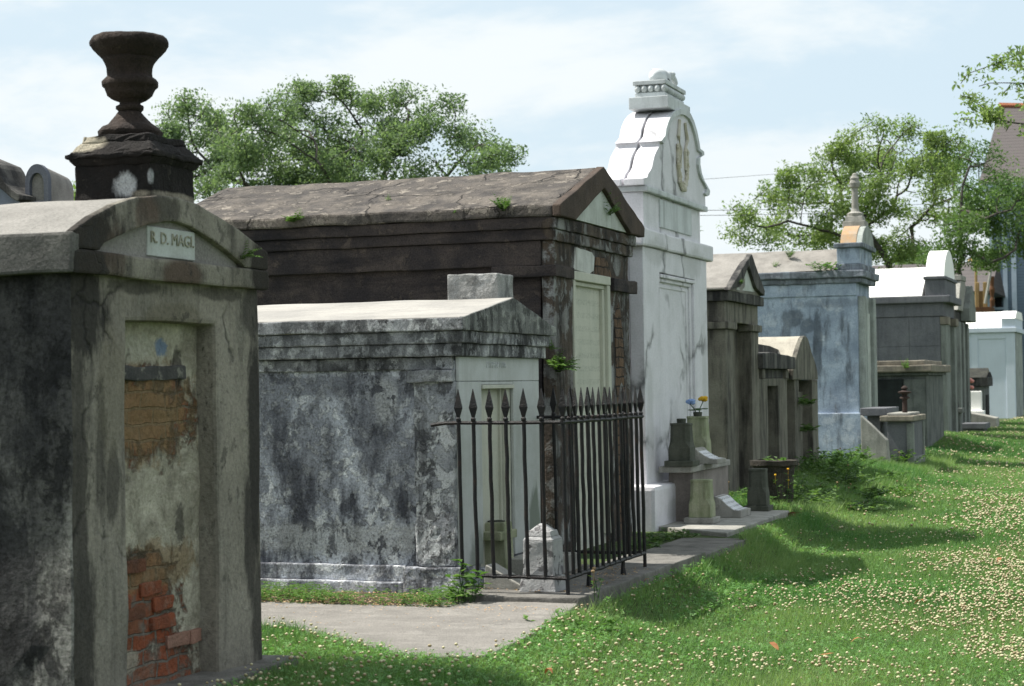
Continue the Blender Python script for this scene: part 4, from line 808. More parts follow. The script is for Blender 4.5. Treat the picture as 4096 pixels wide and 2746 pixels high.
# ================================================================== 8 blue-grey tomb
XF, YA, YB = -6.10, 38.3, 40.0
T = thing('stone_tomb', 'large blue-grey limewashed tomb with a stained side wall and parapet', 'tomb', (XF, YA, 0))
XB = -9.6
B('side_wall', M['blue'], T, [(XB, XF-.02, YA, YB, 0, 3.345)], bev=.012, grid=.3, amp=.012, freq=1.5, amp2=.003)
B('plinth', M['blue'], T, [(XB, XF+.02, YA-.06, YB+.06, -.1, .94)], bev=.02, grid=.3, amp=.008, freq=2)
B('front_wall', M['bluefront'], T, [(XF-.02, XF+.02, YA+.1, YB-.08, .94, 3.34)], bev=.008)
for b0, b1 in ((YA+.10, YA+.42), (YB-.42, YB-.08)): B('pilaster', M['bluefront'], T, [(XF-.02, XF+.12, b0, b1, .94, 3.34)], bev=.015, grid=.3, amp=.01, freq=3)
B('tablet', M['gablewhite'], T, [(XF+.0, XF+.05, YA+.5, YB-.5, .98, 3.0)], bev=0)
B('frieze', M['blue'], T, [(XB-.02, XF-.03, YA-.03, YB+.03, 3.348, 3.60)], bev=.012, grid=.3, amp=.008, freq=3)
B('cornice', M['bluetrim'], T, [(XB-.05, XF+.1, YA-.08, YB+.1, 3.603, 3.71), (XB-.1, XF+.16, YA-.14, YB+.2, 3.713, 3.86)], bev=.025, grid=.25, amp=.02, freq=3, amp2=.006)
bm = bmesh.new(); extr(bm, [(YA-.13, 3.862), (39.2, 4.37), (YB+.15, 3.862)], 'x', XB-.1, -6.56); fin('roof', bm, M['greyroof'], T, bev=.02, grid=.3, amp=.02, freq=1.5)
B('parapet', M['bluetrim'], T, [(-6.55, XF+.10, YA-.02, YB+.05, 3.862, 4.0)], bev=.03, grid=.15, amp=.02, freq=3)
B('parapet', M['blue'], T, [(-6.52, XF+.04, YA+.0, YB, 4.0, 4.33)], bev=.015); B('parapet', M['bluetrim'], T, [(-6.58, XF+.12, YA-.06, YB+.06, 4.332, 4.43)], bev=.02, grid=.2, amp=.012, freq=4)
arcb = [(38.32+1.66*t, 4.432+.42*math.sin(math.pi*min(1, max(0, t)))**.6) for t in np.linspace(0, 1, 13)]
bm = bmesh.new(); extr(bm, arcb, 'x', -6.45, XF-.02); fin('arched_cap', bm, M['orangecap'], T, bev=.012)
bm = bmesh.new(); extr(bm, [(y, z-.02) for y, z in arcb], 'x', XF-.05, XF+.1); fin('arched_front', bm, M['bluefront'], T, bev=.012)
fx, fy = -6.26, 39.15
T = thing('stone_finial', 'tall stone finial on stepped blocks atop the blue-grey tomb', 'finial', (fx, fy, 4.79))
bm = bmesh.new(); frustum(bm, fx, fy, 4.79, 4.93, .24, .23); frustum(bm, fx, fy, 4.93, 5.04, .19, .17); fin('base', bm, M['palestone'], T, bev=.015, amp=.008, freq=6)
bm = bmesh.new(); lathe(bm, [(.17, 5.04), (.18, 5.1), (.10, 5.14), (.075, 5.2), (.065, 5.55), (.07, 5.6), (.06, 5.62)], fx, fy, 14); fin('shaft', bm, M['palestone'], T, bev=0)
bm = bmesh.new(); lathe(bm, [(.06, 5.62), (.10, 5.66), (.115, 5.74), (.09, 5.8), (.10, 5.84), (.06, 5.9), (.05, 5.90), (.055, 5.92), (.03, 5.95)], fx, fy, 14); fin('knob', bm, M['palestone'], T, bev=0)
# ================================================================== 9 grey tomb with white roof
XF, YA, YB = -6.06, 52.0, 54.6
T = thing('stone_tomb', 'slate-grey tomb with a bright white roof and rounded front parapet', 'tomb', (XF, YA, 0)); XB = -9.6
B('side_wall', M['greywall'], T, [(XB, XF, YA, YB, -.05, 3.335)], bev=.015)
gw = [(x0, x1, YA-.012, YA+.01, z0, z1) for z0, z1 in ((.9, 1.7), (1.71, 2.51), (2.52, 3.32)) for x0, x1 in ((-9.5, -7.75), (-7.74, -6.9), (-6.89, -6.08))]
B('ashlar_blocks', M['greywall'], T, gw, bev=.006)
B('front_wall', M['greyfront'], T, [(XF-.01, XF+.05, YA+.1, YB-.1, 0, 3.33)], bev=0)
for b0, b1 in ((YA+.05, YA+.55), (YB-.55, YB-.05)):
    B('pilaster', M['greyfront'], T, [(XF, XF+.16, b0, b1, 0, 3.1)], bev=.015); B('capital', M['lowlid'], T, [(XF, XF+.22, b0-.05, b1+.05, 3.102, 3.32)], bev=.02)
B('frieze', M['greywall'], T, [(XB, XF+.10, YA-.04, YB+.04, 3.338, 3.7)], bev=.015)
B('cornice', M['greywall'], T, [(XB-.1, XF+.30, YA-.16, YB+.16, 3.703, 3.90)], bev=.03)
bm = bmesh.new(); extr(bm, [(YA-.14, 3.902), (53.3, 4.76), (YB+.14, 3.902)], 'x', XB-.1, -6.52); fin('roof', bm, M['whiteroof'], T, bev=.01)
B('parapet', M['greywall'], T, [(-6.44, XF+.16, YA-.08, YB+.08, 3.902, 4.34)], bev=.015); B('parapet_cap', M['greywall'], T, [(-6.48, XF+.2, YA-.12, YB+.12, 4.342, 4.43)], bev=.02)
arcg = [(YA+.0+2.6*t, 4.432+.78*math.sin(math.pi*t)**.55) for t in np.linspace(0, 1, 15)]
bm = bmesh.new(); extr(bm, arcg, 'x', -6.42, XF+.14); fin('rounded_top', bm, M['whiteroof'], T, bev=.01)
# ================================================================== 10 low table tomb before it
T = thing('stone_tomb', 'low box tomb with a tan moulded lid in front of the slate-grey tomb', 'tomb', (-5.4, 43.6, 0))
B('body', M['lowstone'], T, [(-7.0, -5.42, 43.65, 46.9, -.1, 1.70)], bev=.02, grid=.3, amp=.01, freq=2)
B('dark_panel', stucco('dark_green_panel', (.028, .034, .034), (.018, .02, .022), (.01, .01, .01), s=2, streak=.4, bump=.2, speck=.2), T, [(-6.9, -5.95, 43.60, 43.70, .45, 1.62)], bev=.01)
B('side_panel', M['lowstone'], T, [(-5.93, -5.46, 43.61, 43.70, .3, 1.62)], bev=.015)
B('moulding', M['lowstone'], T, [(-7.0, -5.35, 43.55, 47.0, 1.703, 1.77)], bev=.015); B('lid', M['lowlid'], T, [(-7.1, -5.25, 43.42, 47.2, 1.773, 1.945)], bev=.03, grid=.25, amp=.015, freq=3); B('top_slab', M['lowlid'], T, [(-7.0, -5.45, 43.6, 47.0, 1.948, 2.05)], bev=.02, grid=.25, amp=.012, freq=3)
# ================================================================== 11 coping block with iron post
def gq(x, y, Y): return at((3300+x*.6695)/KD, (850+y*.6695)/KD, Y=Y)
Y0 = 35.2
l, r = gq(372, 1300, Y0), gq(520, 1300, Y0); rr_ = at((3300+603*.6695)/KD, (850+1400*.6695)/KD, X=r[0])
yb = min(rr_[1], Y0+1.6); zc0 = gq(440, 1250, Y0)[2]; zc1 = gq(440, 1216, Y0)[2]; zc2 = gq(440, 1200, Y0)[2]
T = thing('gate_pier', 'square grey coping pier with a moulded cap beside the blue-grey tomb', 'pier', (l[0], Y0, 0))
B('die', M['greywall'], T, [(l[0], r[0], Y0, yb, -.1, zc0)], bev=.015, grid=.2, amp=.006, freq=3)
B('corner_strip', M['greyfront'], T, [(r[0]-.1, r[0]+.03, Y0-.03, Y0+.12, -.1, zc0-.03), (r[0]-.1, r[0]+.03, yb-.12, yb+.02, -.1, zc0-.03), (r[0]-.1, r[0]+.03, Y0+.12, yb-.12, .0, .16)], bev=.012)
B('cap', M['lowlid'], T, [(l[0]-.12, r[0]+.05, Y0-.12, yb+.1, zc0+.002, zc1)], bev=.02); B('cap_slab', M['palestone'], T, [(l[0], r[0]-.05, Y0-.0, yb-.05, zc1+.002, zc2)], bev=.012)
ip = gq(478, 1195, Y0+.5); it = gq(478, 1035, Y0+.5)[2]
T = thing('iron_post', 'rusty turned iron post with a finial standing on the coping pier', 'post', (ip[0], Y0+.5, zc2))
hh = it-zc2
bm = bmesh.new(); lathe(bm, [(.05, zc2), (.048, zc2+hh*.45), (.055, zc2+hh*.5)], ip[0], Y0+.5, 12); fin('shaft', bm, M['rust'], T, bev=0)
bm = bmesh.new(); lathe(bm, [(r_*.13, zc2+hh*k) for r_, k in ((.4, .5), (.75, .53), (.7, .57), (.4, .61), (.45, .68), (.95, .73), (1.0, .77), (.45, .81), (.3, .84), (.5, .89), (.45, .93), (.1, 1.0))], ip[0], Y0+.5, 12); fin('finial', bm, M['rust'], T, bev=0)
s1, s2, s3 = gq(212, 1215, 34.6), gq(290, 1285, 34.6), gq(368, 1362, 34.6)
bm = bmesh.new(); extr(bm, [(s1[0], -.1), (s1[0], s1[2]), (s2[0], s2[2]), (s3[0], s3[2]), (s3[0]+.05, -.1)], 'y', 34.6, 34.85)
o = fin('stair_wall', bm, M['palestone'], None, bev=.015, grid=.15, amp=.006, freq=4, loc=(s2[0], 34.7, 0)); setp(o, 'low sloping stone coping wall running down to the grey pier', 'wall')
s4, s5 = gq(214, 1180, 36.2), gq(372, 1180, 36.2)
B_ = bmesh.new(); box(B_, s4[0], s5[0], 36.1, 37.8, s4[2]-.12, s4[2]+.03); box(B_, s4[0]+.1, s5[0]-.15, 36.3, 37.6, -.1, s4[2]-.122)
setp(fin('stone_bench', B_, M['greywall'], None, bev=.015, loc=(s4[0], 36.5, 0)), 'grey bench-like ledge against the blue-grey tomb behind the sloping wall', 'bench')
# ================================================================== 12 narrow dark tomb further back
def q4(x, y, **k): return at((3400+x*.3827)/KD, (1200+y*.3827)/KD, **k)
XF = -6.3; Y0 = 58.0
T = thing('stone_tomb', 'narrow dark tomb with pale columns and a small pitched roof beyond the white-roofed one', 'tomb', (XF, Y0, 0))
zE = q4(1035, 110, Y=Y0)[2]; 
B('side_wall', M['greywall'], T, [(-8.4, XF-.1, Y0, Y0+3.0, 0, zE-.35)], bev=.01); B('cornice', M['gableside'], T, [(-8.5, XF+.0, Y0-.1, Y0+3.1, zE-.348, zE)], bev=.03)
bm = bmesh.new(); extr(bm, [(Y0-.12, zE+.002), (Y0+.9, zE+.95), (Y0+2.1, zE+.95), (Y0+3.1, zE+.002)], 'x', -8.4, XF+.1); fin('roof', bm, M['palestone'], T, bev=.02)
B('roof_slab', M['palestone'], T, [(-8.4, XF+.12, Y0+.8, Y0+2.2, zE+.953, zE+1.12)], bev=.02)
for dy in (.0, 1.1, 2.3): B('column', M['greyfront'], T, [(XF-.1, XF+.12, Y0+dy+.05, Y0+dy+.5, 0, zE-.35)], bev=.02)
bm = bmesh.new(); extr(bm, [(Y0+1.4, zE-.3), (Y0+1.4, zE+.1), (Y0+2.4, zE+.85), (Y0+3.3, zE+.1), (Y0+3.3, zE-.3)], 'x', XF, XF+.3); fin('gable_face', bm, M['greyfront'], T, bev=.03)
B('doorway', M['black'], T, [(XF-.1, XF-.06, Y0+.5, Y0+2.3, 0, zE-.6)], bev=0)
pv = q4(1040, 1132, Y=56.0)
T = thing('stone_urn', 'tapered dark urn on a post before the narrow dark tomb', 'urn', (pv[0], 56.0, pv[2]))
zz_ = q4(1040, 905, Y=56.0)[2]
bm = bmesh.new(); lathe(bm, [(.26, pv[2]), (.28, pv[2]+.05), (.25, pv[2]+(zz_-pv[2])*.5), (.17, zz_-.08), (.2, zz_-.03), (.12, zz_)], pv[0], 56.0, 16); fin('bowl', bm, M['gableside'], T, bev=0)
B_ = bmesh.new(); box(B_, pv[0]-.42, pv[0]+.4, 55.7, 56.4, pv[2]-.14, pv[2]-.002); box(B_, pv[0]-.3, pv[0]+.32, 55.75, 56.3, -.1, pv[2]-.142)
setp(fin('stone_post', B_, M['lowstone'], None, bev=.02, loc=(pv[0], 56, 0)), 'square grey post with a flat cap holding the tapered dark urn', 'post')
a, b = q4(1160, 1310, Y=57.0), q4(1420, 1300, Y=57.0)
B_ = bmesh.new(); box(B_, a[0], b[0], 57.0, 58.4, a[2]-.12, a[2]+.05); box(B_, a[0]+.06, b[0]-.08, 57.08, 58.3, -.2, a[2]-.122)
setp(fin('stone_box', B_, M['greywall'], None, bev=.02, loc=(a[0], 57, 0)), 'low dark stone grave box with a flat lid at the grass edge', 'box')
# ================================================================== 13 little gabled tomb, white stones, far white tomb
a, b = q4(1235, 800, Y=66.0), q4(1440, 900, Y=66.0); ztp = q4(1330, 712, Y=66.0)[2]; zev = q4(1330, 812, Y=66.0)[2]; zbd = q4(1330, 905, Y=66.0)[2]
T = thing('stone_tomb', 'tiny grey tomb with a pitched stone roof in front of the far white tomb', 'tomb', (b[0], 66.0, 0))
bm = bmesh.new(); extr(bm, [(65.9, zev), (66.9, ztp), (67.9, zev)], 'x', b[0]-1.6, b[0]-.05); fin('roof', bm, M['lowlid'], T, bev=.015)
B('cornice', M['gableside'], T, [(b[0]-1.6, b[0], 65.95, 67.9, zbd, zev-.002)], bev=.02); B('side_wall', M['lowstone'], T, [(b[0]-1.5, b[0]-.12, 66.05, 67.8, -.1, zbd-.002)], bev=.01); 
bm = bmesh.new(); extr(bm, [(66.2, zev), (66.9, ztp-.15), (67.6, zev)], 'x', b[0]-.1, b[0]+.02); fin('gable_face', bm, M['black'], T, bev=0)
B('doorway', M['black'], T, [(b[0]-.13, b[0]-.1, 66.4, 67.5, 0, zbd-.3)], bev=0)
w = q4(1310, 1150, Y=63.5); wt = q4(1310, 955, Y=63.5)[2]
B_ = bmesh.new(); box(B_, w[0]-.22, w[0]+.22, 63.4, 63.62, .2, wt); box(B_, w[0]-.34, w[0]+.3, 63.2, 63.75, -.1, .55)
setp(fin('headstone', B_, M['whiteroof'], None, bev=.03, loc=(w[0], 63.5, 0)), 'small bright white headstone beside the tiny grey tomb', 'headstone')
c = q4(1440, 1210, Y=62.0); e_ = q4(1530, 1300, Y=62.0)
bm = bmesh.new(); extr(bm, [(c[0]-.6, -.1), (c[0]-.6, c[2]+.1), (c[0]-.1, c[2]), (e_[0], e_[2]+.2), (e_[0], -.1)], 'y', 62.0, 63.1)
setp(fin('grave_coping', bm, M['palestone'], None, bev=.03, loc=(c[0], 62, 0)), 'pale sloping grave coping in front of the white headstone', 'coping')
pf = q4(1255, 835, Y=61.0)
T = thing('artificial_flower', 'pink artificial flowers beside the far white headstone', 'flower', (pf[0], 61.0, .6))
bm = bmesh.new(); tube(bm, [(pf[0], 61, .3), (pf[0], 61, pf[2]-.1)], .012, 5); fin('stem', bm, M['darkleaf'], T, bev=0)
bm = bmesh.new()
for dx, dz in ((0, 0), (.06, -.05), (-.04, -.22), (.05, -.25), (-.07, .02)): ellipsoid(bm, (pf[0]+dx, 61, pf[2]+dz), (.08, .08, .06), 7, 5)
fin('blossom', bm, M['petal_p'], T, bev=0)
XF, YA, YB = -6.1, 77.0, 80.8
T = thing('stone_tomb', 'farthest whitewashed tomb with a white flat parapet at the end of the row', 'tomb', (XF, YA, 0))
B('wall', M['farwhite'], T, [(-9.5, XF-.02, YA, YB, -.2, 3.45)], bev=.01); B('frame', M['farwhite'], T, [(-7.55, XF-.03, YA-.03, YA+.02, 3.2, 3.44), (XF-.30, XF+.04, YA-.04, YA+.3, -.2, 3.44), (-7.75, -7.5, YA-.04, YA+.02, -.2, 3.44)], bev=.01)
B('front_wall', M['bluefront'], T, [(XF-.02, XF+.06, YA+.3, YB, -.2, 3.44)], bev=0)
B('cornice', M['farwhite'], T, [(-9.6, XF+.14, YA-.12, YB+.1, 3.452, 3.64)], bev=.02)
bm = bmesh.new(); extr(bm, [(YA-.1, 3.642), (78.9, 4.35), (YB+.1, 3.642)], 'x', -9.4, -6.56); fin('roof', bm, M['whiteroof'], T, bev=.01)
B('parapet', M['farwhite'], T, [(-6.55, XF+.08, YA-.05, YB, 3.642, 4.0)], bev=.01); bm = bmesh.new(); extr(bm, [(YA-.08, 4.002), (YA+.6, 4.32), (YB-.5, 4.32), (YB, 4.002)], 'x', -6.58, XF+.1); fin('parapet_cap', bm, M['whiteroof'], T, bev=.01)
# ================================================================== left background tomb with scrolls
def q0(x, y, Y): return at((x*.2232)/KD, (600+y*.2232)/KD, Y=Y)
YL = 17.0
T = thing('stone_tomb', 'grey tomb with a round-topped corner block, cut off at the left edge', 'tomb', (*q0(680, 1100, YL)[:2], 0))
la = [q0(x, y, YL) for x, y in ((468, 1180), (462, 620), (480, 470), (520, 360), (580, 290), (665, 258), (740, 290), (810, 370), (858, 460), (880, 560), (882, 1180))]
def onrow(pts, X0): return [(p[0], p[2]) for p in pts]
# the block faces the camera side: its face lies in an XZ plane, its length runs away along +Y
prof = [(p[0], p[2]) for p in la]
bm = bmesh.new(); extr(bm, prof, 'y', YL, YL+.05); 
rimm = stucco('blue_grey_stone', (.115, .125, .15), (.09, .098, .12), (.05, .05, .06), s=2, streak=.4, bump=.3, speck=.2)
xo = q0(468, 620, YL)[0]
xr = q0(882, 620, YL)[0]; xc = (xo+xr)/2; rad = (xr-xo)/2; ztop_ = la[5][2]; zsp_ = ztop_-rad*1.35; zlow = la[0][2]-.4
bm.free()
def archprof(xc, rad, z0, zs, k=1.35, n=15): return [(xc-rad, z0)]+[(xc-rad*math.cos(t), zs+rad*k*math.sin(t)) for t in np.linspace(0, math.pi, n)]+[(xc+rad, z0)]
bm = bmesh.new(); extr(bm, archprof(xc, rad*.96, zlow, zsp_), 'y', YL+.03, YL+.9)
bmesh.ops.translate(bm, verts=[v for v in bm.verts if v.co.y > YL+.5], vec=(-.27, 0, -.02)); fin('corner_block', bm, M['greyroof'], T, bev=.01)
o_ = archprof(xc, rad, zlow, zsp_); i_ = archprof(xc, rad*.62, zlow+.55, zsp_-.02)
bm = bmesh.new(); n_ = len(o_)
fo = [bm.verts.new((x, YL-.02, z)) for x, z in o_]; fi = [bm.verts.new((x, YL-.02, z)) for x, z in i_]; bi = [bm.verts.new((x, YL+.04, z)) for x, z in i_]; bo = [bm.verts.new((x, YL+.04, z)) for x, z in o_]
for i in range(n_):
    j = (i+1) % n_
    bm.faces.new((fo[i], fo[j], fi[j], fi[i])); bm.faces.new((fi[i], fi[j], bi[j], bi[i])); bm.faces.new((fo[i], bo[i], bo[j], fo[j]))
bm.faces.new(bi); fin('arched_panel', bm, rimm, T, bev=0)
c3 = [q0(x, y, YL-.15) for x, y in ((-500, 60), (-60, 240), (0, 330), (60, 480), (130, 590), (230, 700), (340, 780), (470, 820))]
lo = [q0(x, y, YL-.15) for x, y in ((470, 900), (340, 930), (230, 860), (120, 760), (40, 700), (-40, 600), (-500, 420))]
bm = bmesh.new(); extr(bm, [(p[0], p[2]) for p in c3+lo], 'y', YL-.2, YL+.3); fin('scroll_coping', bm, M['gableside'], T, bev=.012)
lo2 = [q0(x, y, YL) for x, y in ((400, 900), (340, 900), (230, 840), (120, 740), (40, 680), (-500, 400), (-500, 1200), (400, 1200))]
bm = bmesh.new(); extr(bm, [(p[0], p[2]) for p in lo2], 'y', YL-.05, YL+.3); fin('scroll_wall', bm, stucco('blue_stucco', (.24, .27, .34), (.2, .225, .285), (.08, .09, .1), s=1, streak=.4, bump=.2, speck=.15), T, bev=0)
za, zb2 = q0(200, 1130, YL)[2], q0(200, 1300, YL)[2]
B('cornice', M['lowlid'], T, [(-13, q0(420, 1150, YL)[0], YL-.3, YL+2, zb2, za-.08)], bev=.02); B('wall', M['greywall'], T, [(-13, xr+.05, YL-.02, YL+2.2, 0, zb2-.002)], bev=.02)
# ================================================================== houses, porch, cables
def qs(sx, sy, **k): return at(sx/KD, sy/KD, **k)
YH = 104.0
hl = qs(3962, 1100, Y=YH)[0]; ze = qs(4040, 737, Y=YH)[2]; zr = qs(4010, 428, Y=YH+6)[2]; xr_ = qs(4004, 428, Y=YH+6)[0]
T = thing('wooden_house', 'tall blue clapboard house with a slate roof at the right edge', 'house', (hl, YH, 0))
B('wall', M['siding'], T, [(hl, hl+16, YH, YH+11, -.3, ze)], bev=0)
bm = bmesh.new(); vv = [bm.verts.new(p) for p in ((hl-.5, YH-.5, ze+.002), (hl+17, YH-.5, ze+.002), (hl+17, YH+12, ze+.002), (hl-.5, YH+12, ze+.002), (xr_, YH+5.7, zr), (hl+15, YH+5.7, zr-1.2))]
for f in ((0, 1, 5, 4), (1, 2, 5), (2, 3, 4, 5), (3, 0, 4), (3, 2, 1, 0)): bm.faces.new([vv[i] for i in f])
fin('roof', bm, M['slate'], T, bev=0)
rc = bmesh.new(); tube(rc, [(xr_-.1, YH+5.7, zr+.05), (hl+15, YH+5.7, zr-1.15)], .17, 6); fin('ridge_cap', rc, M['ridge'], T, bev=0)
B('eave_board', M['trimblue'], T, [(hl-.5, hl+17, YH-.55, YH-.4, ze-.35, ze)], bev=0)
for s0, s1_ in ((4012, 4030), (4046, 4066)): B('corner_board', M['trimblue'], T, [(qs(s0, 1100, Y=YH)[0], qs(s1_, 1100, Y=YH)[0], YH-.08, YH-.002, -.2, ze-.36)], bev=0)
B('corner_board', M['trimblue'], T, [(hl-.03, hl+.2, YH-.06, YH-.002, -.2, ze-.36)], bev=0)
w0, w1_ = qs(3975, 1180, Y=YH), qs(4008, 1230, Y=YH)
fr = B('window', M['black'], T, [(w0[0], w1_[0], YH-.05, YH-.003, w1_[2], w0[2])], bev=0)
B('lintel', M['trimblue'], fr, [(w0[0]-.1, w1_[0]+.1, YH-.08, YH-.052, w0[2], w0[2]+.15)], bev=0); B('sill', M['trimblue'], fr, [(w0[0]-.1, w1_[0]+.1, YH-.1, YH-.052, w1_[2]-.12, w1_[2])], bev=0)
YN = 96.0
n0, n1 = qs(3835, 1065, Y=YN), qs(3968, 1165, Y=YN)
T = thing('neighbour_house', 'low house with a plain grey roof behind the white tombs', 'house', (n0[0], YN, 0))
B('wall', M['trimblue'], T, [(n0[0]-7, n1[0]-.5, YN+.6, YN+7, -.2, n1[2])], bev=0)
bm = bmesh.new(); extr(bm, [(YN-.3, n1[2]), (YN+3.8, n0[2]+.4), (YN+8, n1[2])], 'x', n0[0]-8, n1[0]); fin('roof', bm, M['slate'], T, bev=0)
YP = 88.0
p0, p1 = qs(3880, 1230, Y=YP), qs(3968, 1270, Y=YP)
T = thing('wooden_balcony', 'brown wooden balcony with ochre posts above the farthest white tomb', 'balcony', (p0[0], YP, 0))
B('panel', M['brownwood'], T, [(p0[0], p1[0], YP, YP+1.5, -.2, p0[2])], bev=.01)
bt = qs(3930, 1190, Y=YP)[2]
B('backboard', M['ochre'], T, [(p0[0]+.2, qs(3936, 1190, Y=YP)[0], YP+1.2, YP+1.35, p0[2], bt+.35)], bev=.02)
for sx in (3900, 3932): B('post', M['ochre'], T, [(qs(sx, 1190, Y=YP)[0]-.09, qs(sx, 1190, Y=YP)[0]+.09, YP+1.0, YP+1.2, p0[2], bt+.75)], bev=.03)
tp = qs(3966, 1145, Y=YP)
bm = bmesh.new(); lathe(bm, [(.1, p0[2]), (.12, p0[2]+.3), (.07, p0[2]+.45), (.13, p0[2]+.8), (.07, p0[2]+1.0), (.12, p0[2]+1.4), (.08, tp[2])], tp[0], YP+.2, 10); fin('turned_post', bm, M['brownwood'], T, bev=0)
for nm, lb, (sx0, sy0), (sx1, sy1) in (('wooden_pole', 'thin ochre upright pole before the grey-roofed house', (3904, 1140), (3904, 1050)), ('leaning_pole', 'pale pole leaning against the balcony', (3940, 1215), (3964, 1078))):
    a, b = qs(sx0, sy0, Y=92.0 if nm == 'wooden_pole' else 87.5), qs(sx1, sy1, Y=92.0 if nm == 'wooden_pole' else 87.5)
    bm = bmesh.new(); tube(bm, [(a[0], a[1], 0 if nm == 'wooden_pole' else a[2]), a, b], .07, 6)
    if nm == 'wooden_pole': lathe(bm, [(.1, b[2]), (.4, b[2]+.05), (.35, b[2]+.18), (.05, b[2]+.28)], b[0], b[1], 10)
    setp(fin(nm, bm, M['ochre'] if nm == 'wooden_pole' else M['palestone'], None, bev=0, loc=(a[0], a[1], 0)), lb, 'pole')
for k, (y0, y1_, lb) in enumerate(((481, 479, 'upper of the two close black cables right of the white tomb'), (492.5, 490.5, 'lower of the two close black cables right of the white tomb'), (409, 399, 'faint lone cable high above the other two, crossing the sky'))):
    a = np.array(at(1620, y0, d=62)); b = np.array(at(1760, y1_, d=66)); dd = (b-a)
    pts = [tuple(a+dd*t+np.array([0, 0, .010*((t-.5)**2-.25)])) for t in np.linspace(-3, 6, 30)]
    bm = bmesh.new(); tube(bm, pts, .009 if k < 2 else .006, 5)
    setp(fin('power_cable', bm, M['cable'], None, bev=0, loc=pts[0]), lb, 'cable', 'overhead cables')
# ================================================================== trees
def crownpts(clumps, d, n, depth_ratio=.8, seed=1, shell=.5):
    rs = np.random.RandomState(seed); P = []
    tot = sum(rx*ry for _, _, rx, ry in clumps)
    for cx, cy, rx, ry in clumps:
        k = max(8, int(n*rx*ry/tot)); s = KD/FPX*d
        c = np.array(at(cx, cy, d=d+rs.uniform(-1, 1)*3.0))
        u = rs.normal(size=(k, 3)); u /= np.linalg.norm(u, axis=1)[:, None]; u *= (rs.uniform(0, 1, k)**(1/3*shell+.1))[:, None]
        P.append(c+u[:, :1]*_R*rx*s+u[:, 1:2]*_h*(rx+ry)/2*s*depth_ratio+u[:, 2:]*_Z*ry*s)
    return np.concatenate(P)
def tree(name, label, chains, clumps, d, n_attr=900, step=.45, leaves=26000, lsize=.11, mat=None, rtip=.012, seed=1, twig_jit=.35, rmax=.4, pw=.42, group=None, keep=1.0):
    rs = np.random.RandomState(seed)
    A = crownpts(clumps, d, n_attr, seed=seed)
    nodes, par = [], []
    def add(p, pa): nodes.append(np.array(p, float)); par.append(pa); return len(nodes)-1
    last = {}
    for ch in chains:   # main limbs traced from image pixels: lists of world points; first entry may name an earlier node
        start = ch[0]; pa = -1; prev = None
        if isinstance(start, int): pa = last[start]; prev = nodes[pa]; pts = ch[1:]
        else: pts = ch
        for j, p in enumerate(pts):
            p = np.array(p, float)
            if prev is None: pa = add(p, -1); prev = p; continue
            L_ = np.linalg.norm(p-prev); k = max(1, int(L_/step))
            for t in range(1, k+1):
                q = prev+(p-prev)*t/k
                if t < k: q = q+rs.normal(size=3)*step*.10
                pa = add(q, pa)
            prev = p
            last[len(last)] = pa
    alive = np.ones(len(A), bool)
    for it in range(140):
        kd = kdtree.KDTree(len(nodes))
        for i, p in enumerate(nodes): kd.insert(p, i)
        kd.balance(); grow = {}
        for i in np.nonzero(alive)[0]:
            _, j, dist = kd.find(A[i])
            if dist < step*1.3: alive[i] = False; continue
            v = A[i]-nodes[j]; grow.setdefault(j, []).append(v/np.linalg.norm(v))
        if not grow: break
        for j, vs in grow.items():
            g = np.sum(vs, 0)+rs.normal(size=3)*.35; g /= (np.linalg.norm(g)+1e-6); add(nodes[j]+g*step, j)
        if len(nodes) > 9000: break
    nn_ = len(nodes); P = np.array(nodes); cnt = np.zeros(nn_); child = [0]*nn_
    for i in range(nn_):
        if par[i] >= 0: child[par[i]] += 1
    for i in range(nn_-1, -1, -1):
        if child[i] == 0: cnt[i] += 1
        if par[i] >= 0: cnt[par[i]] += cnt[i]
    rad = np.minimum(rtip*cnt**pw, rmax)
    # trunk and limbs
    V, F = [], []; SEG = 5; off = 0
    for i in range(nn_):
        j = par[i]
        if j < 0: continue
        a, b = P[j], P[i]; dv = b-a; L_ = np.linalg.norm(dv)
        if L_ < 1e-5: continue
        dv /= L_; u = np.cross(dv, [0.3, .2, 1.]); u /= np.linalg.norm(u); w = np.cross(dv, u)
        ra = min(rad[j], rad[i]*1.25); rb_ = rad[i]
        for c, r_ in ((a-dv*ra*.3, ra), (b+dv*rb_*.3, rb_)):
            for k in range(SEG): V.append(c+(u*math.cos(2*math.pi*k/SEG)+w*math.sin(2*math.pi*k/SEG))*r_)
        for k in range(SEG): F.append((off+k, off+(k+1) % SEG, off+SEG+(k+1) % SEG, off+SEG+k))
        off += 2*SEG
    base = tuple(nodes[0])
    T = thing(name, label, 'tree', base, group)
    npmesh('trunk', V, F, M['bark'], None, T, base)
    # leaves gather in small sprays around the outer twigs
    tips = np.nonzero(cnt <= 4)[0]
    w_ = np.exp(rs.normal(size=len(tips))*1.0+1.1*np.array([mnoise.noise(Vector(P[t]*.55)) for t in tips])); w_ /= w_.sum()
    sel = rs.choice(tips, leaves, p=w_)
    c = P[sel]+np.clip(rs.normal(size=(leaves, 3)), -1.5, 1.5)*twig_jit*np.array([1, 1, .8])
    nrm = rs.normal(size=(leaves, 3))+np.array([0, 0, .5]); nrm /= np.linalg.norm(nrm, axis=1)[:, None]
    u = np.cross(nrm, rs.normal(size=(leaves, 3))); u /= np.linalg.norm(u, axis=1)[:, None]; w = np.cross(nrm, u)
    s = lsize*rs.uniform(.5, 1.25, leaves)[:, None]
    Vl = np.stack([c-u*s, c-w*s*.42+nrm*s*.12, c+u*s, c+w*s*.42+nrm*s*.12], 1).reshape(-1, 3)
    Fl = np.arange(leaves*4).reshape(-1, 4)
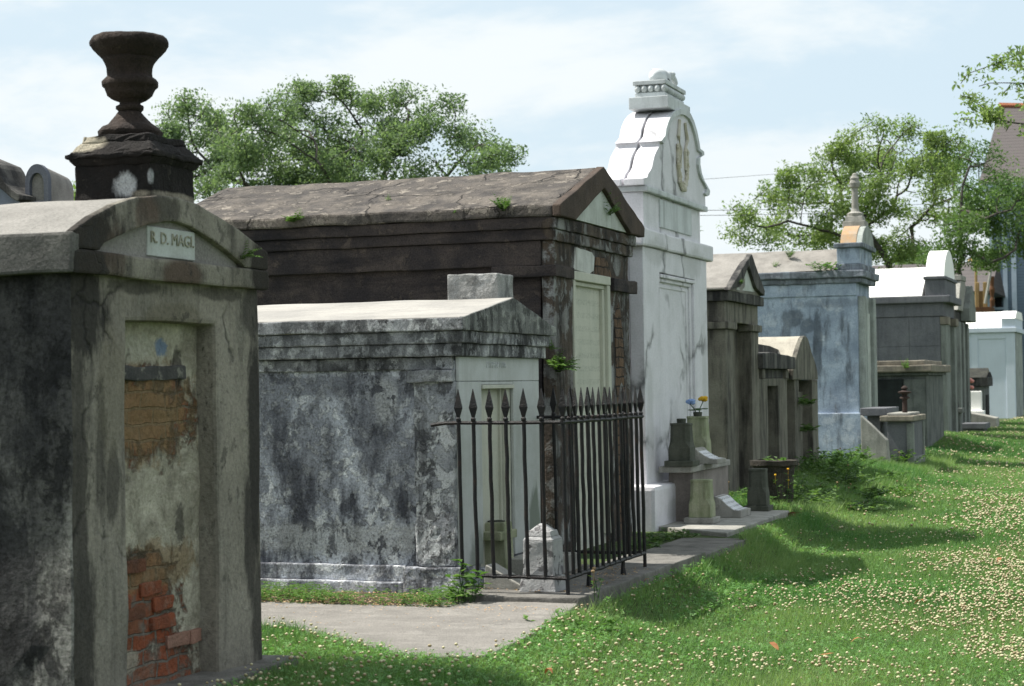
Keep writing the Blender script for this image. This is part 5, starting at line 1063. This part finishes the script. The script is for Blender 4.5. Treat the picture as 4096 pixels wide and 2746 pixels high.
    clump_t = rs.uniform(0, 1, nn_)[sel]*.5+rs.uniform(0, .5, leaves)
    npmesh('crown', Vl, Fl, mat, np.repeat(clump_t, 4), T, base)
    return T
def W(x, y, d): return at(x, y, d=d)
def G0(x, d):
    p = at(x, 900, d=d); return (p[0], p[1], -.1)
d1 = 54
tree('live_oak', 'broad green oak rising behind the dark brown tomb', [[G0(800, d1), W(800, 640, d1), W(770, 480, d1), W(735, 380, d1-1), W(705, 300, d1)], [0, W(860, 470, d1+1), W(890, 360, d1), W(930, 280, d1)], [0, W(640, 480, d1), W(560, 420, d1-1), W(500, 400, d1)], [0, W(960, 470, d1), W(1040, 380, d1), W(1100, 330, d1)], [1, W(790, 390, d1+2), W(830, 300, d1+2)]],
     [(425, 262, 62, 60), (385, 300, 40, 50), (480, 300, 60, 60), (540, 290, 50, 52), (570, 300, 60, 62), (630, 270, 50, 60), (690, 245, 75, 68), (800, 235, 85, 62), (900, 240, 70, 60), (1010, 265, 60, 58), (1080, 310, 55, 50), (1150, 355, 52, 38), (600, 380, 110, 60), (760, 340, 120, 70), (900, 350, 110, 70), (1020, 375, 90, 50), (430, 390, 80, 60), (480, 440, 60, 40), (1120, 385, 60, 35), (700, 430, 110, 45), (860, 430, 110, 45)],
     d1, 3400, .36, 62000, .064, M['hazeleaf'], .0135, 3, .22, rmax=.34)
tree('shrubby_tree', 'small tree top showing low at the left between two tombs', [[G0(170, 48), W(170, 560, 48), W(172, 480, 48)]], [(168, 478, 40, 34), (130, 490, 30, 26), (185, 450, 22, 26)], 48, 200, .35, 6000, .10, M['oakleaf'], .012, 4, .25)
d2 = 66
tree('live_oak', 'spreading oak with crooked dark limbs behind the blue-grey tomb', [[G0(2040, d2), W(2036, 660, d2), W(2030, 600, d2), W(1992, 545, d2), W(1962, 495, d2), W(1925, 472, d2), W(1880, 462, d2)], [2, W(1930, 545, d2), W(1860, 520, d2-1), W(1800, 505, d2-1), W(1750, 520, d2-1)], [3, W(1990, 490, d2+1), W(2010, 430, d2+1), W(2005, 370, d2)], [1, W(2090, 580, d2), W(2080, 520, d2+1), W(2130, 470, d2), W(2180, 450, d2)], [6, W(2040, 480, d2), W(2060, 400, d2)], [4, W(1920, 420, d2), W(1900, 370, d2)]],
     [(1985, 300, 58, 38), (2070, 295, 55, 34), (1905, 372, 62, 40), (1990, 375, 70, 45), (2080, 375, 70, 45), (2150, 390, 50, 45), (1760, 455, 55, 38), (1850, 440, 55, 34), (1700, 512, 42, 26), (1770, 530, 60, 26), (1840, 560, 55, 20), (1740, 562, 50, 12), (1940, 440, 50, 30), (2030, 465, 60, 30), (2120, 500, 60, 34), (2010, 560, 40, 24), (2100, 560, 40, 16), (1880, 520, 40, 24), (1930, 565, 40, 15), (2170, 330, 50, 40), (2140, 440, 60, 40), (2190, 470, 50, 40), (1830, 400, 60, 36), (1690, 480, 44, 28), (1960, 420, 60, 40)],
     d2, 2900, .38, 40000, .070, M['oakleaf'], .016, 5, .24, rmax=.42)
d3 = 60
tree('live_oak', 'dense darker oak in front of the slate-roofed house', [[G0(2196, d3), W(2196, 640, d3), W(2194, 560, d3), W(2196, 480, d3), W(2200, 420, d3), W(2215, 380, d3)], [2, W(2250, 500, d3-1), W(2310, 480, d3-1)], [1, W(2260, 600, d3), W(2320, 570, d3)], [1, W(2150, 610, d3), W(2120, 600, d3)]],
     [(2215, 365, 52, 45), (2270, 400, 52, 50), (2320, 450, 52, 60), (2240, 460, 50, 40), (2150, 585, 52, 26), (2210, 580, 55, 34), (2270, 575, 52, 42), (2330, 560, 50, 50), (2180, 530, 40, 30), (2300, 520, 50, 40), (2360, 480, 50, 60)],
     d3, 1300, .36, 17000, .068, M['darkleaf'], .014, 6, .26, rmax=.2)
d4 = 42
tree('oak_tree', 'sparse spring oak branches hanging in from the upper right corner', [[G0(2520, d4), W(2520, 640, d4), W(2490, 420, d4), W(2440, 260, d4), W(2380, 200, d4), W(2310, 190, d4)], [3, W(2380, 290, d4), W(2310, 280, d4)], [2, W(2420, 160, d4), W(2340, 120, d4)]],
     [(2300, 150, 40, 34), (2330, 125, 34, 20), (2250, 195, 44, 26), (2205, 175, 34, 30), (2200, 215, 30, 14), (2320, 215, 44, 34), (2270, 265, 50, 34), (2330, 290, 40, 40), (2220, 275, 34, 22), (2400, 160, 60, 60), (2400, 280, 60, 60), (2470, 220, 60, 80)],
     d4, 800, .28, 4600, .07, M['oakleaf'], .010, 8, .13, rmax=.25)
tree('distant_tree', 'hazy distant tree seen under the oak limbs by the white roof', [[G0(2085, 135), W(2085, 640, 135), W(2085, 600, 135)]], [(2085, 592, 30, 20), (2060, 600, 24, 14), (2115, 600, 26, 14)], 135, 160, .9, 5000, .3, M['hazeleaf'], .03, 9, .7)
# ================================================================== small plants
def leafquad(V, F, Tn, c, d, up, L_, w, rs, tint):
    d = np.array(d, float); d /= np.linalg.norm(d)+1e-9; s = np.cross(d, up); s /= np.linalg.norm(s)+1e-9; n = np.cross(s, d)
    b = len(V); c = np.array(c, float)
    V += [c, c+d*L_*.45+s*w*.5+n*L_*.06, c+d*L_-n*L_*.12, c+d*L_*.45-s*w*.5+n*L_*.06]; F.append((b, b+1, b+2, b+3)); Tn += [tint]*4
def fern(label, o, n=9, size=.16, mat='fern', droop=.5, out_=(0, 0, 0), seed=0, cat='fern', name='fern', width=.26, step=9):
    rs = np.random.RandomState(seed+11); V, F, Tn = [], [], []; o = np.array(o)
    for k in range(n):
        a = rs.uniform(0, 2*math.pi); el = rs.uniform(.3, 1.25); L_ = size*rs.uniform(.6, 1.15)
        d = np.array([math.cos(a)*math.cos(el), math.sin(a)*math.cos(el), math.sin(el)])+np.array(out_)*.8; d /= np.linalg.norm(d)
        p = o.copy(); t0 = rs.uniform(0, .5)
        for j in range(step):
            t = j/step; p2 = p+d*L_/step; d = d+np.array([0, 0, -droop*(.25+t*.5)/step*3]); d /= np.linalg.norm(d)
            s = np.cross(d, [0, 0, 1.]); s /= np.linalg.norm(s)+1e-9
            wl = size*width*(math.sin(math.pi*min(1, t*.9+.15)))
            for sg in (-1, 1): leafquad(V, F, Tn, p, s*sg+d*.45, np.array([0, 0, 1.])+rs.normal(size=3)*.3, wl, L_/step*.85, rs, t0+rs.uniform(0, .5))
            p = p2
    ob = npmesh(name, V, F, M[mat], Tn, None, tuple(o)); return setp(ob, label, cat)
def weed(name, label, cat, o, stems, height, leaf, spread, mat='weed', seed=0, per=9, flowers=None, group=None, ratio=.55):
    rs = np.random.RandomState(seed+50); V, F, Tn = [], [], []; o = np.array(o, float)
    T = thing(name, label, cat, tuple(o), group); bm = bmesh.new(); tops = []
    for k in range(stems):
        a = rs.uniform(0, 2*math.pi); r = spread*rs.uniform(.1, 1)**.7; h = height*rs.uniform(.55, 1.1)*(1-.45*r/spread)
        b = o+np.array([math.cos(a)*r*.35, math.sin(a)*r*.35, -.02]); tp = o+np.array([math.cos(a)*r, math.sin(a)*r, h]); md = (b+tp)/2+np.array([0, 0, h*.12])+rs.normal(size=3)*.02
        tube(bm, [tuple(b), tuple(md), tuple(tp)], [.004, .003, .002], 4); tops.append(tp)
        for j in range(per):
            t = rs.uniform(.25, 1.0); p = b*(1-t)**2+md*2*t*(1-t)+tp*t*t
            aa = rs.uniform(0, 2*math.pi); dd = np.array([math.cos(aa), math.sin(aa), rs.uniform(-.1, .6)])
            leafquad(V, F, Tn, p, dd, np.array([0, 0, 1.])+rs.normal(size=3)*.25, leaf*rs.uniform(.5, 1.15), leaf*ratio*rs.uniform(.6, 1), rs, rs.uniform(0, 1))
    fin('stems', bm, M['darkleaf'], T, bev=0)
    npmesh('leaves', V, F, M[mat], Tn, T, tuple(o))
    if flowers:
        for i in range(flowers[0]):
            tp = tops[i % len(tops)]; bm = bmesh.new(); tube(bm, [tuple(tp-np.array([0, 0, .05])), tuple(tp+np.array([0, 0, .06]))], .002, 4)
            ellipsoid(bm, tuple(tp+np.array([0, 0, .07])), (.016, .016, .012), 7, 5); fin('flower_head', bm, flowers[1], T, bev=0)
# growing on the tombs
fern('green fern on the front corner of the nearest tomb', at(553, 592, X=-4.99), 10, .15, 'fern', .6, (.5, 0, .1), 1)
fern('fern tuft on the dark tomb eave, left one', at(672, 508, Y=16.24), 12, .20, 'fern', .5, (0, -.5, .1), 2)
fern('fern tuft on the dark tomb eave, right one', at(1150, 482, Y=16.24), 14, .20, 'fern', .35, (0, -.4, .5), 3)
fern('tiny sprig in the middle of the dark tomb roof', at(889, 462, Y=16.75), 6, .09, 'weed', .3, (0, -.3, .5), 4)
fern('tiny sprig on the roof edge below the dark roof', at(1036, 487, Y=16.23), 4, .05, 'weed', .3, (0, -.5, .2), 5)
fern('dark fern in the white gable of the brown tomb', at(1392, 492, X=-5.31), 10, .20, 'darkleaf', .6, (.5, .2, .1), 6)
fern('thin hooked stem climbing the white gable panel', at(1385, 478, X=-5.32), 3, .3, 'darkleaf', .9, (.3, -.2, .9), 7, width=.06)
fern('fern hanging on the corner between the whitewashed and brown tombs, lower one', at(1275, 850, X=-5.38), 16, .28, 'fern', .8, (.6, -.1, .1), 8)
fern('bright green sprig on the corner above the hanging fern', at(1259, 800, X=-5.1), 7, .11, 'weed', .5, (.4, .2, .2), 9)
weed('sapling', 'leafy sapling growing from the crack in the white tomb top', 'sapling', at(1449, 362, Y=20.85), 7, .36, .085, .16, 'weed', 1, 11)
weed('sapling', 'thin upright shoot above the leafy sapling on the white tomb', 'sapling', at(1450, 322, Y=20.9), 3, .22, .085, .05, 'weed', 2, 7)
fern('small dark fern at the corner of the white tomb panel', at(1583, 530, X=-5.74), 9, .16, 'darkleaf', .7, (.5, .2, -.1), 10)
fern('fern under the eave of the small gabled tomb', at(1632, 678, X=-6.3), 8, .15, 'fern', .7, (.2, -.5, 0), 12)
fern('small plants on the gable ledge of the small gabled tomb', at(1690, 651, X=-5.66), 7, .12, 'fern', .4, (.4, 0, .2), 13)
weed('roof_bush', 'bushy weeds on the eave of the blue-grey tomb', 'bush', at(1880, 622, Y=38.2), 16, .28, .12, .5, 'weed', 3, 10)
fern('small green tuft on the roof of the blue-grey tomb', at(1803, 590, Y=38.8), 9, .28, 'weed', .3, (0, -.2, .5), 14)
fern('tiny tuft on the roof left of the bushy weeds', at(1771, 611, Y=38.5), 6, .18, 'weed', .3, (0, -.2, .4), 15)
fern('bright leaf on the lid of the low box tomb', at(2067, 842, Y=43.4), 6, .3, 'weed', .5, (0, -.4, .3), 16)
weed('vine', 'dark vine hanging in the doorway of the round-gabled tomb', 'vine', at(1838, 925, X=-5.72), 10, .15, .12, .22, 'darkleaf', 4, 8)
weed('vine', 'vine clump halfway down the doorway of the round-gabled tomb', 'vine', at(1843, 985, X=-5.72), 8, .12, .12, .16, 'darkleaf', 5, 8)
weed('planter_plant', 'broad dark leaves growing out of the round planter', 'plant', (PLX, PLY, rz-.08), 9, .17, .14, .2, 'darkleaf', 6, 5)
# ground weeds
p = at(1062, 1372, Z=.03); weed('leafy_weed', 'leafy weed with pale pointed leaves at the left end of the kerb', 'weed', (p[0], p[1], .0), 11, .40, .095, .24, 'weed', 7, 8)
p = at(990, 1350, Z=.02); weed('leafy_weed', 'smaller yellowish weed left of the big one at the kerb end', 'weed', (p[0], p[1], .0), 8, .22, .06, .16, 'weed', 8, 8)
p = at(1330, 1445, Z=-.06); weed('leafy_weed', 'low leafy weed in the grass at the slab corner', 'weed', (p[0], p[1], -.1), 26, .22, .075, .42, 'weed', 9, 9)
p = at(1345, 1352, Z=.05); weed('flowering_weed', 'thin flowering weed standing at the foot of the fence corner', 'weed', (p[0]+.06, p[1]-.05, .0), 4, .26, .05, .12, 'weed', 10, 5, (2, M['flower']))
p = at(1185, 1280, Z=.05); weed('flowering_weed', 'small white-flowered weed just inside the side rail', 'weed', (p[0]-.2, p[1]-.3, .03), 4, .26, .05, .10, 'weed', 11, 5, (1, M['flower']))
p = at(1525, 1192, Z=.0); weed('leafy_weed', 'thin dark sapling beside the white tomb plinth', 'weed', (p[0]-.1, p[1], .0), 4, .34, .06, .12, 'darkleaf', 12, 7)
for i, (x, y) in enumerate(((1500, 1245), (1535, 1232), (1570, 1225))):
    p = at(x, y, Z=.03); weed('leafy_weed', ('dark weed on the kerb right of the fence', 'dark weed on the kerb under the slab edge', 'dark weed at the corner under the broad slab')[i], 'weed', (p[0]-.1, p[1], -.02), 16, .16, .07, .25, 'darkleaf', 13+i, 8)
p = at(1805, 1130, X=-4.75); weed('flowering_weed', 'tall yellow-flowered weed in front of the planter', 'weed', (p[0], p[1]-.3, gzf(p[0], p[1])), 5, .75, .06, .14, 'weed', 17, 9, (3, M['petal_y']))
wl = ('tall dark weed clump right of the planter', 'weed clump under the round-gabled tomb', 'weed clump before the blue-grey plinth', 'rank weeds between planter and the lawn', 'low weeds at the foot of the blue-grey corner', 'weeds at the base of the small gabled tomb', 'yellowish weeds at the edge of the weed bank', 'bright weeds spilling onto the lawn beyond the planter', 'tall grassy weeds hiding the doorway foot of the round-gabled tomb', 'dark leafy weeds right against the planter', 'sprawling weeds between the planter and the shadow on the lawn', 'bushy weeds on the lawn edge beside the blue-grey plinth', 'dense green weeds in front of the low flat-topped tomb')
for i, (x, yw, st, h) in enumerate(((-4.95, 25.4, 34, .5), (-5.3, 29.5, 40, .55), (-5.6, 33.8, 40, .45), (-4.5, 27.0, 38, .26), (-5.7, 37.0, 30, .4), (-5.35, 24.0, 20, .3), (-4.7, 30.5, 34, .3), (-4.2, 28.8, 40, .16), (-5.45, 31.2, 40, .5), (-4.75, 24.3, 40, .42), (-4.25, 25.4, 40, .18), (-5.0, 35.2, 44, .42), (-4.9, 28.6, 44, .36))):
    weed('weed_clump', wl[i], 'weeds', (x, yw, gzf(x, yw)-.02), st, h, .10, .75, 'darkleaf' if i in (0, 3, 5, 9, 10, 12) else 'weed', 20+i, 13, ((4, M['flower']) if i % 2 else None))
# fallen leaves
LF = [(3433, 2576), (3676, 2414), (3895, 2447), (3305, 2630), (3115, 2659), (3997, 2243), (2195, 2702), (2600, 2430), (3096, 2600), (1618, 2440), (3560, 2250)]
for i, (x, y) in enumerate(LF):
    z = -.2 if x > 2300 else -.05
    p = at(x/KD, y/KD, Z=z); rs = np.random.RandomState(i); a = rs.uniform(0, 6.28); L_ = rs.uniform(.03, .06); w = L_*.42
    p = (p[0], p[1], gzf(p[0], p[1])+.05)
    bm = bmesh.new(); g = [[], []]
    for r, wv in ((0, .12), (.25, .8), (.5, 1), (.75, .72), (1, .06)):
        for s_, k in ((-1, 0), (1, 1)):
            g[k].append(bm.verts.new((p[0]+math.cos(a)*L_*(r-.5)*2-math.sin(a)*w*wv*s_, p[1]+math.sin(a)*L_*(r-.5)*2+math.cos(a)*w*wv*s_, p[2]+.018*abs(s_*wv)+.02*math.sin(r*3+i))))
    for k in range(4): bm.faces.new((g[0][k], g[0][k+1], g[1][k+1], g[1][k]))
    o = fin('fallen_leaf', bm, M['deadleaf'], None, bev=0, loc=p); setp(o, 'dry reddish-brown fallen leaf lying on the grass', 'leaf', 'fallen leaves scattered on the lawn')
# ================================================================== lawn of grass and white clover (ground cover)
rs = np.random.RandomState(42)
_grid = rs.uniform(0, 1, (256, 256))
def vnoise(x, y, f):
    x = x*f+100.3; y = y*f+57.1; i = np.floor(x).astype(int); j = np.floor(y).astype(int); u = x-i; v = y-j; u = u*u*(3-2*u); v = v*v*(3-2*v)
    g = lambda a, b: _grid[a % 256, b % 256]
    return (g(i, j)*(1-u)+g(i+1, j)*u)*(1-v)+(g(i, j+1)*(1-u)+g(i+1, j+1)*u)*v
def fbm(x, y, f): return (vnoise(x, y, f)+.5*vnoise(x, y, f*2.1)+.25*vnoise(x, y, f*4.3))/1.75
SLAB = np.array(pts_slab) if 'pts_slab' in globals() else None
def inpoly(x, y, poly):
    r = np.zeros(len(x), bool); n = len(poly); j = n-1
    for i in range(n):
        xi, yi = poly[i]; xj, yj = poly[j]
        c = ((yi > y) != (yj > y)) & (x < (xj-xi)*(y-yi)/(yj-yi+1e-12)+xi); r ^= c; j = i
    return r
slabpoly = [(-7.4, 11.35), (-5.6, 11.28)] + [at(x, y, Z=.015)[:2] for x, y in ((905, 1490), (1000, 1500), (1112, 1496), (1210, 1452), (1266, 1416), (1288, 1405))] + [(-4.12, 12.92), (-5.3, 12.92), (-7.4, 12.6)]
def allowed(x, y, edge=0.0):
    ok = ~inpoly(x, y, slabpoly)
    ok &= ~((x < -4.04) & (y > 12.42) & (y < 18.42))
    ok &= ~((x < -4.86) & (y > 6) & (y < 9.98))
    ok &= ~((x < -4.2) & (y >= 18.3) & (y < 21.85)); ok &= ~((x < c2[0]+.02) & (y > c1[1]+.1) & (y < c2[1]+.02))
    ok &= ~((x < -5.55) & (y >= 21.8) & (y < 27)); ok &= ~((x < -5.8) & (y >= 27) & (y < 38)); ok &= ~((x < -6.0) & (y >= 38))
    ok &= ~((x < -4.35) & (y > 12.3) & (y < 12.5))
    return ok
def sample(n, y0, y1, xr=None):
    y = rs.uniform(y0, y1, n); x = rs.uniform(-7.2, 2.2, n)
    vis = (x < -.335/.942*y*.0+(-.064*y)+2.2) ; vis &= x > -7.5
    m_ = allowed(x, y) & vis; return x[m_], y[m_]
BV, BT, CVt, CT, FLV, FLT, FLF = [], [], [], [], [], [], []
def blades(n, y0, y1, hs, ws):
    x, y = sample(n, y0, y1); k = len(x); z = gz(x, y)
    lush = np.where((y < 12.9) & (x < -3.4), 1.6, 1.0)*np.where((x < -4.2) & (y > 21.5) & (y < 40), 2.4, 1.0)*np.where((x < -3.55) & (y >= 12.9) & (y < 22), 1.7, 1.0)*(.7+.7*fbm(x, y, .9))
    h = hs*lush*rs.uniform(.5, 1.3, k); a = rs.uniform(0, 2*np.pi, k); w = ws*rs.uniform(.6, 1.3, k)
    la = rs.uniform(0, 2*np.pi, k); ll = h*rs.uniform(.2, .9, k)
    p = np.stack([x, y, z-.005], 1); s = np.stack([np.cos(a)*w, np.sin(a)*w, 0*a], 1); tip = p+np.stack([np.cos(la)*ll, np.sin(la)*ll, h], 1)
    BV.append(np.stack([p-s, p+s, tip], 1).reshape(-1, 3))
    t = np.clip(.0+1.25*(fbm(x, y, .55)-.38)+rs.uniform(0, .5, k)**1.3+.5*(rs.uniform(0, 1, k) > .93), 0, 1); BT.append(np.repeat(t, 3))
def clovers(n, y0, y1, hs, size):
    x, y = sample(n, y0, y1); k0 = fbm(x+9, y-4, .7)
    m_ = rs.uniform(0, 1, len(x)) < np.clip((k0-.28)*3, .12, 1); x, y = x[m_], y[m_]; k = len(x)
    lush = np.where((y < 12.9) & (x < -3.4), 2.0, 1.0)*np.where((x < -4.3) & (y > 21.5) & (y < 38), 2.0, 1.0)*np.where((x < -3.5) & (y >= 12.9) & (y < 22), 2.0, 1.0)
    z = gz(x, y)+hs*lush*rs.uniform(.4, 1.1, k); sz = size*rs.uniform(.6, 1.25, k)*np.where(lush > 1.2, 1.25, 1); a0 = rs.uniform(0, 2*np.pi, k); tint = rs.uniform(0, .7, k)+.3*fbm(x, y, 1.5)
    tx, ty = rs.normal(0, .35, k), rs.normal(0, .35, k)
    for q in range(3):
        a = a0+q*2.094; c = np.stack([x, y, z], 1)
        def pt(r, da): dx = np.cos(a+da)*r*sz; dy = np.sin(a+da)*r*sz; return c+np.stack([dx, dy, dx*tx+dy*ty+.12*r*sz], 1)
        CVt.append(np.stack([c, pt(.85, -.55), pt(1.05, 0), pt(.85, .55)], 1).reshape(-1, 3)); CT.append(np.repeat(tint, 4))
def heads(n, y0, y1, hs, r0, seg=6):
    x, y = sample(n, y0, y1)
    dens = np.clip((fbm(x+3, y+8, .9)-.36)*4., 0, 1)**1.3*np.clip(.22+.75*sst(-3.4, -1.2-.03*y, x)+.25*sst(18, 30, y), 0, 1)
    dens = np.maximum(dens, .04); dens = np.where((y < 12.9) & (x < -3.6), np.maximum(dens, .16), dens)
    m_ = rs.uniform(0, 1, len(x)) < dens; x, y = x[m_], y[m_]; k = len(x)
    if k == 0: return
    lush = np.where((y < 12.9) & (x < -3.6), 1.7, 1.0)
    z = gz(x, y)+hs*lush*rs.uniform(.6, 1.3, k); r = r0*rs.uniform(.5, 1.2, k)
    ph = rs.uniform(0, 1, k); wilt = rs.uniform(0, 1, k)
    prof = ((.45, -.75, .0), (1.0, -.2, .35), (.85, .5, .9), (.0, .85, 1.0))
    b = sum(len(v) for v in FLV)
    V = []; Tt = []
    for rr, zz_, tt in prof[:3]:
        for q in range(seg):
            a = 2*np.pi*(q/seg+ph); V.append(np.stack([x+np.cos(a)*rr*r*rs.uniform(.8, 1.15, k), y+np.sin(a)*rr*r*rs.uniform(.8, 1.15, k), z+zz_*r*rs.uniform(.8, 1.1, k)], 1)); Tt.append(np.clip(tt+.15-.75*(wilt > .60)*(1-tt*.5)-.25*wilt+rs.normal(0, .08, k), 0, 1))
    V.append(np.stack([x, y, z+.85*r], 1)); Tt.append(np.full(k, .95)-.5*(wilt > .85))
    nv = 3*seg+1; V = np.stack(V, 1); Tt = np.stack(Tt, 1); base = b+np.arange(k)*nv
    fs = []
    for lv in range(2):
        for q in range(seg):
            q2 = (q+1) % seg; fs.append(np.stack([base+lv*seg+q, base+lv*seg+q2, base+(lv+1)*seg+q2], 1)); fs.append(np.stack([base+lv*seg+q, base+(lv+1)*seg+q2, base+(lv+1)*seg+q], 1))
    for q in range(seg): fs.append(np.stack([base+2*seg+q, base+2*seg+(q+1) % seg, base+3*seg], 1))
    FLV.append(V.reshape(-1, 3)); FLT.append(Tt.reshape(-1)); FLF.append(np.concatenate(fs))
blades(260000, 7, 14, .052, .0034); blades(260000, 14, 22, .055, .0050); blades(230000, 22, 38, .06, .0075); blades(200000, 38, 85, .07, .015)
clovers(110000, 7, 14, .040, .0105); clovers(70000, 14, 22, .04, .0145); clovers(40000, 22, 38, .05, .022)
# litter on the pavement
heads(30000, 7, 14, .055, .0105, 7); heads(28000, 14, 22, .055, .0120, 6); heads(14000, 22, 38, .06, .017, 5); heads(13000, 38, 80, .06, .024, 4)
n3 = sum(len(v) for v in BV)
o = npmesh('grass', np.concatenate(BV), np.arange(n3).reshape(-1, 3), M['lawnleaf'], np.concatenate(BT)); setp(o, 'short green grass covering the path beside the tombs', 'grass', kind='stuff')
n4 = sum(len(v) for v in CVt)
o = npmesh('clover_leaves', np.concatenate(CVt), np.arange(n4).reshape(-1, 4), M['clover'], np.concatenate(CT)); setp(o, 'green clover leaves growing through the grass', 'clover', kind='stuff')
o = npmesh('clover_blossoms', np.concatenate(FLV), np.concatenate(FLF), M['flower'], np.concatenate(FLT)); setp(o, 'white clover blossoms dotting the grass', 'clover', kind='stuff')
# weeds and litter on the soil strip between slab and tomb
V, F, Tn = [], [], []
for i in range(2600):
    x = rs.uniform(-6.9, -4.95); y = rs.uniform(12.46, 13.22)
    if fbm(np.array([x]), np.array([y]), 1.6)[0] < .46 and rs.uniform() > .12: continue
    h = rs.uniform(.01, .09); a = rs.uniform(0, 6.28)
    for q in range(3): leafquad(V, F, Tn, (x, y, h), (math.cos(a+q*2.1), math.sin(a+q*2.1), rs.uniform(-.2, .4)), np.array([0, 0, 1.])+rs.normal(size=3)*.2, rs.uniform(.015, .035), rs.uniform(.01, .02), rs, rs.uniform(0, 1))
o = npmesh('weed_cover', V, F, M['weed'], Tn); setp(o, 'low green weeds on the soil strip beside the pavement', 'weeds', kind='stuff')
V, F = [], []
for i in range(1500):
    x = rs.uniform(-7.0, -5.0); y = rs.uniform(12.46, 13.26)
    a = rs.uniform(0, 6.28); L_ = rs.uniform(.012, .034); leafquad(V, F, Tn, (x, y, rs.uniform(.012, .03)), (math.cos(a), math.sin(a), rs.uniform(-.1, .25)), np.array([0, 0, 1.])+rs.normal(size=3)*.3, L_, L_*.5, rs, 0)
for i in range(500):
    x = rs.uniform(-5.1, -4.15); y = rs.uniform(13.1, 15.2); a = rs.uniform(0, 6.28); L_ = rs.uniform(.012, .03)
    leafquad(V, F, Tn, (x, y, .062+rs.uniform(0, .01)), (math.cos(a), math.sin(a), rs.uniform(-.05, .2)), np.array([0, 0, 1.])+rs.normal(size=3)*.3, L_, L_*.5, rs, 0)
for i in range(420):
    x = rs.uniform(-6.6, -4.15); y = 12.58-abs(rs.normal(0, .16)) if i < 260 else rs.uniform(11.3, 12.5)
    if not inpoly(np.array([x]), np.array([y]), slabpoly)[0]: continue
    a = rs.uniform(0, 6.28); L_ = rs.uniform(.008, .024); leafquad(V, F, Tn, (x, y, .024+rs.uniform(0, .01)), (math.cos(a), math.sin(a), rs.uniform(-.05, .2)), np.array([0, 0, 1.])+rs.normal(size=3)*.3, L_, L_*.5, rs, 0)
lit = leafmat('leaf_litter', (.36, .20, .10), (.55, .42, .28), .15, .8, attr=False, ns=1.5)
o = npmesh('leaf_litter', V, F, lit); setp(o, 'pale dry leaf litter along the tomb foot', 'litter', kind='stuff')
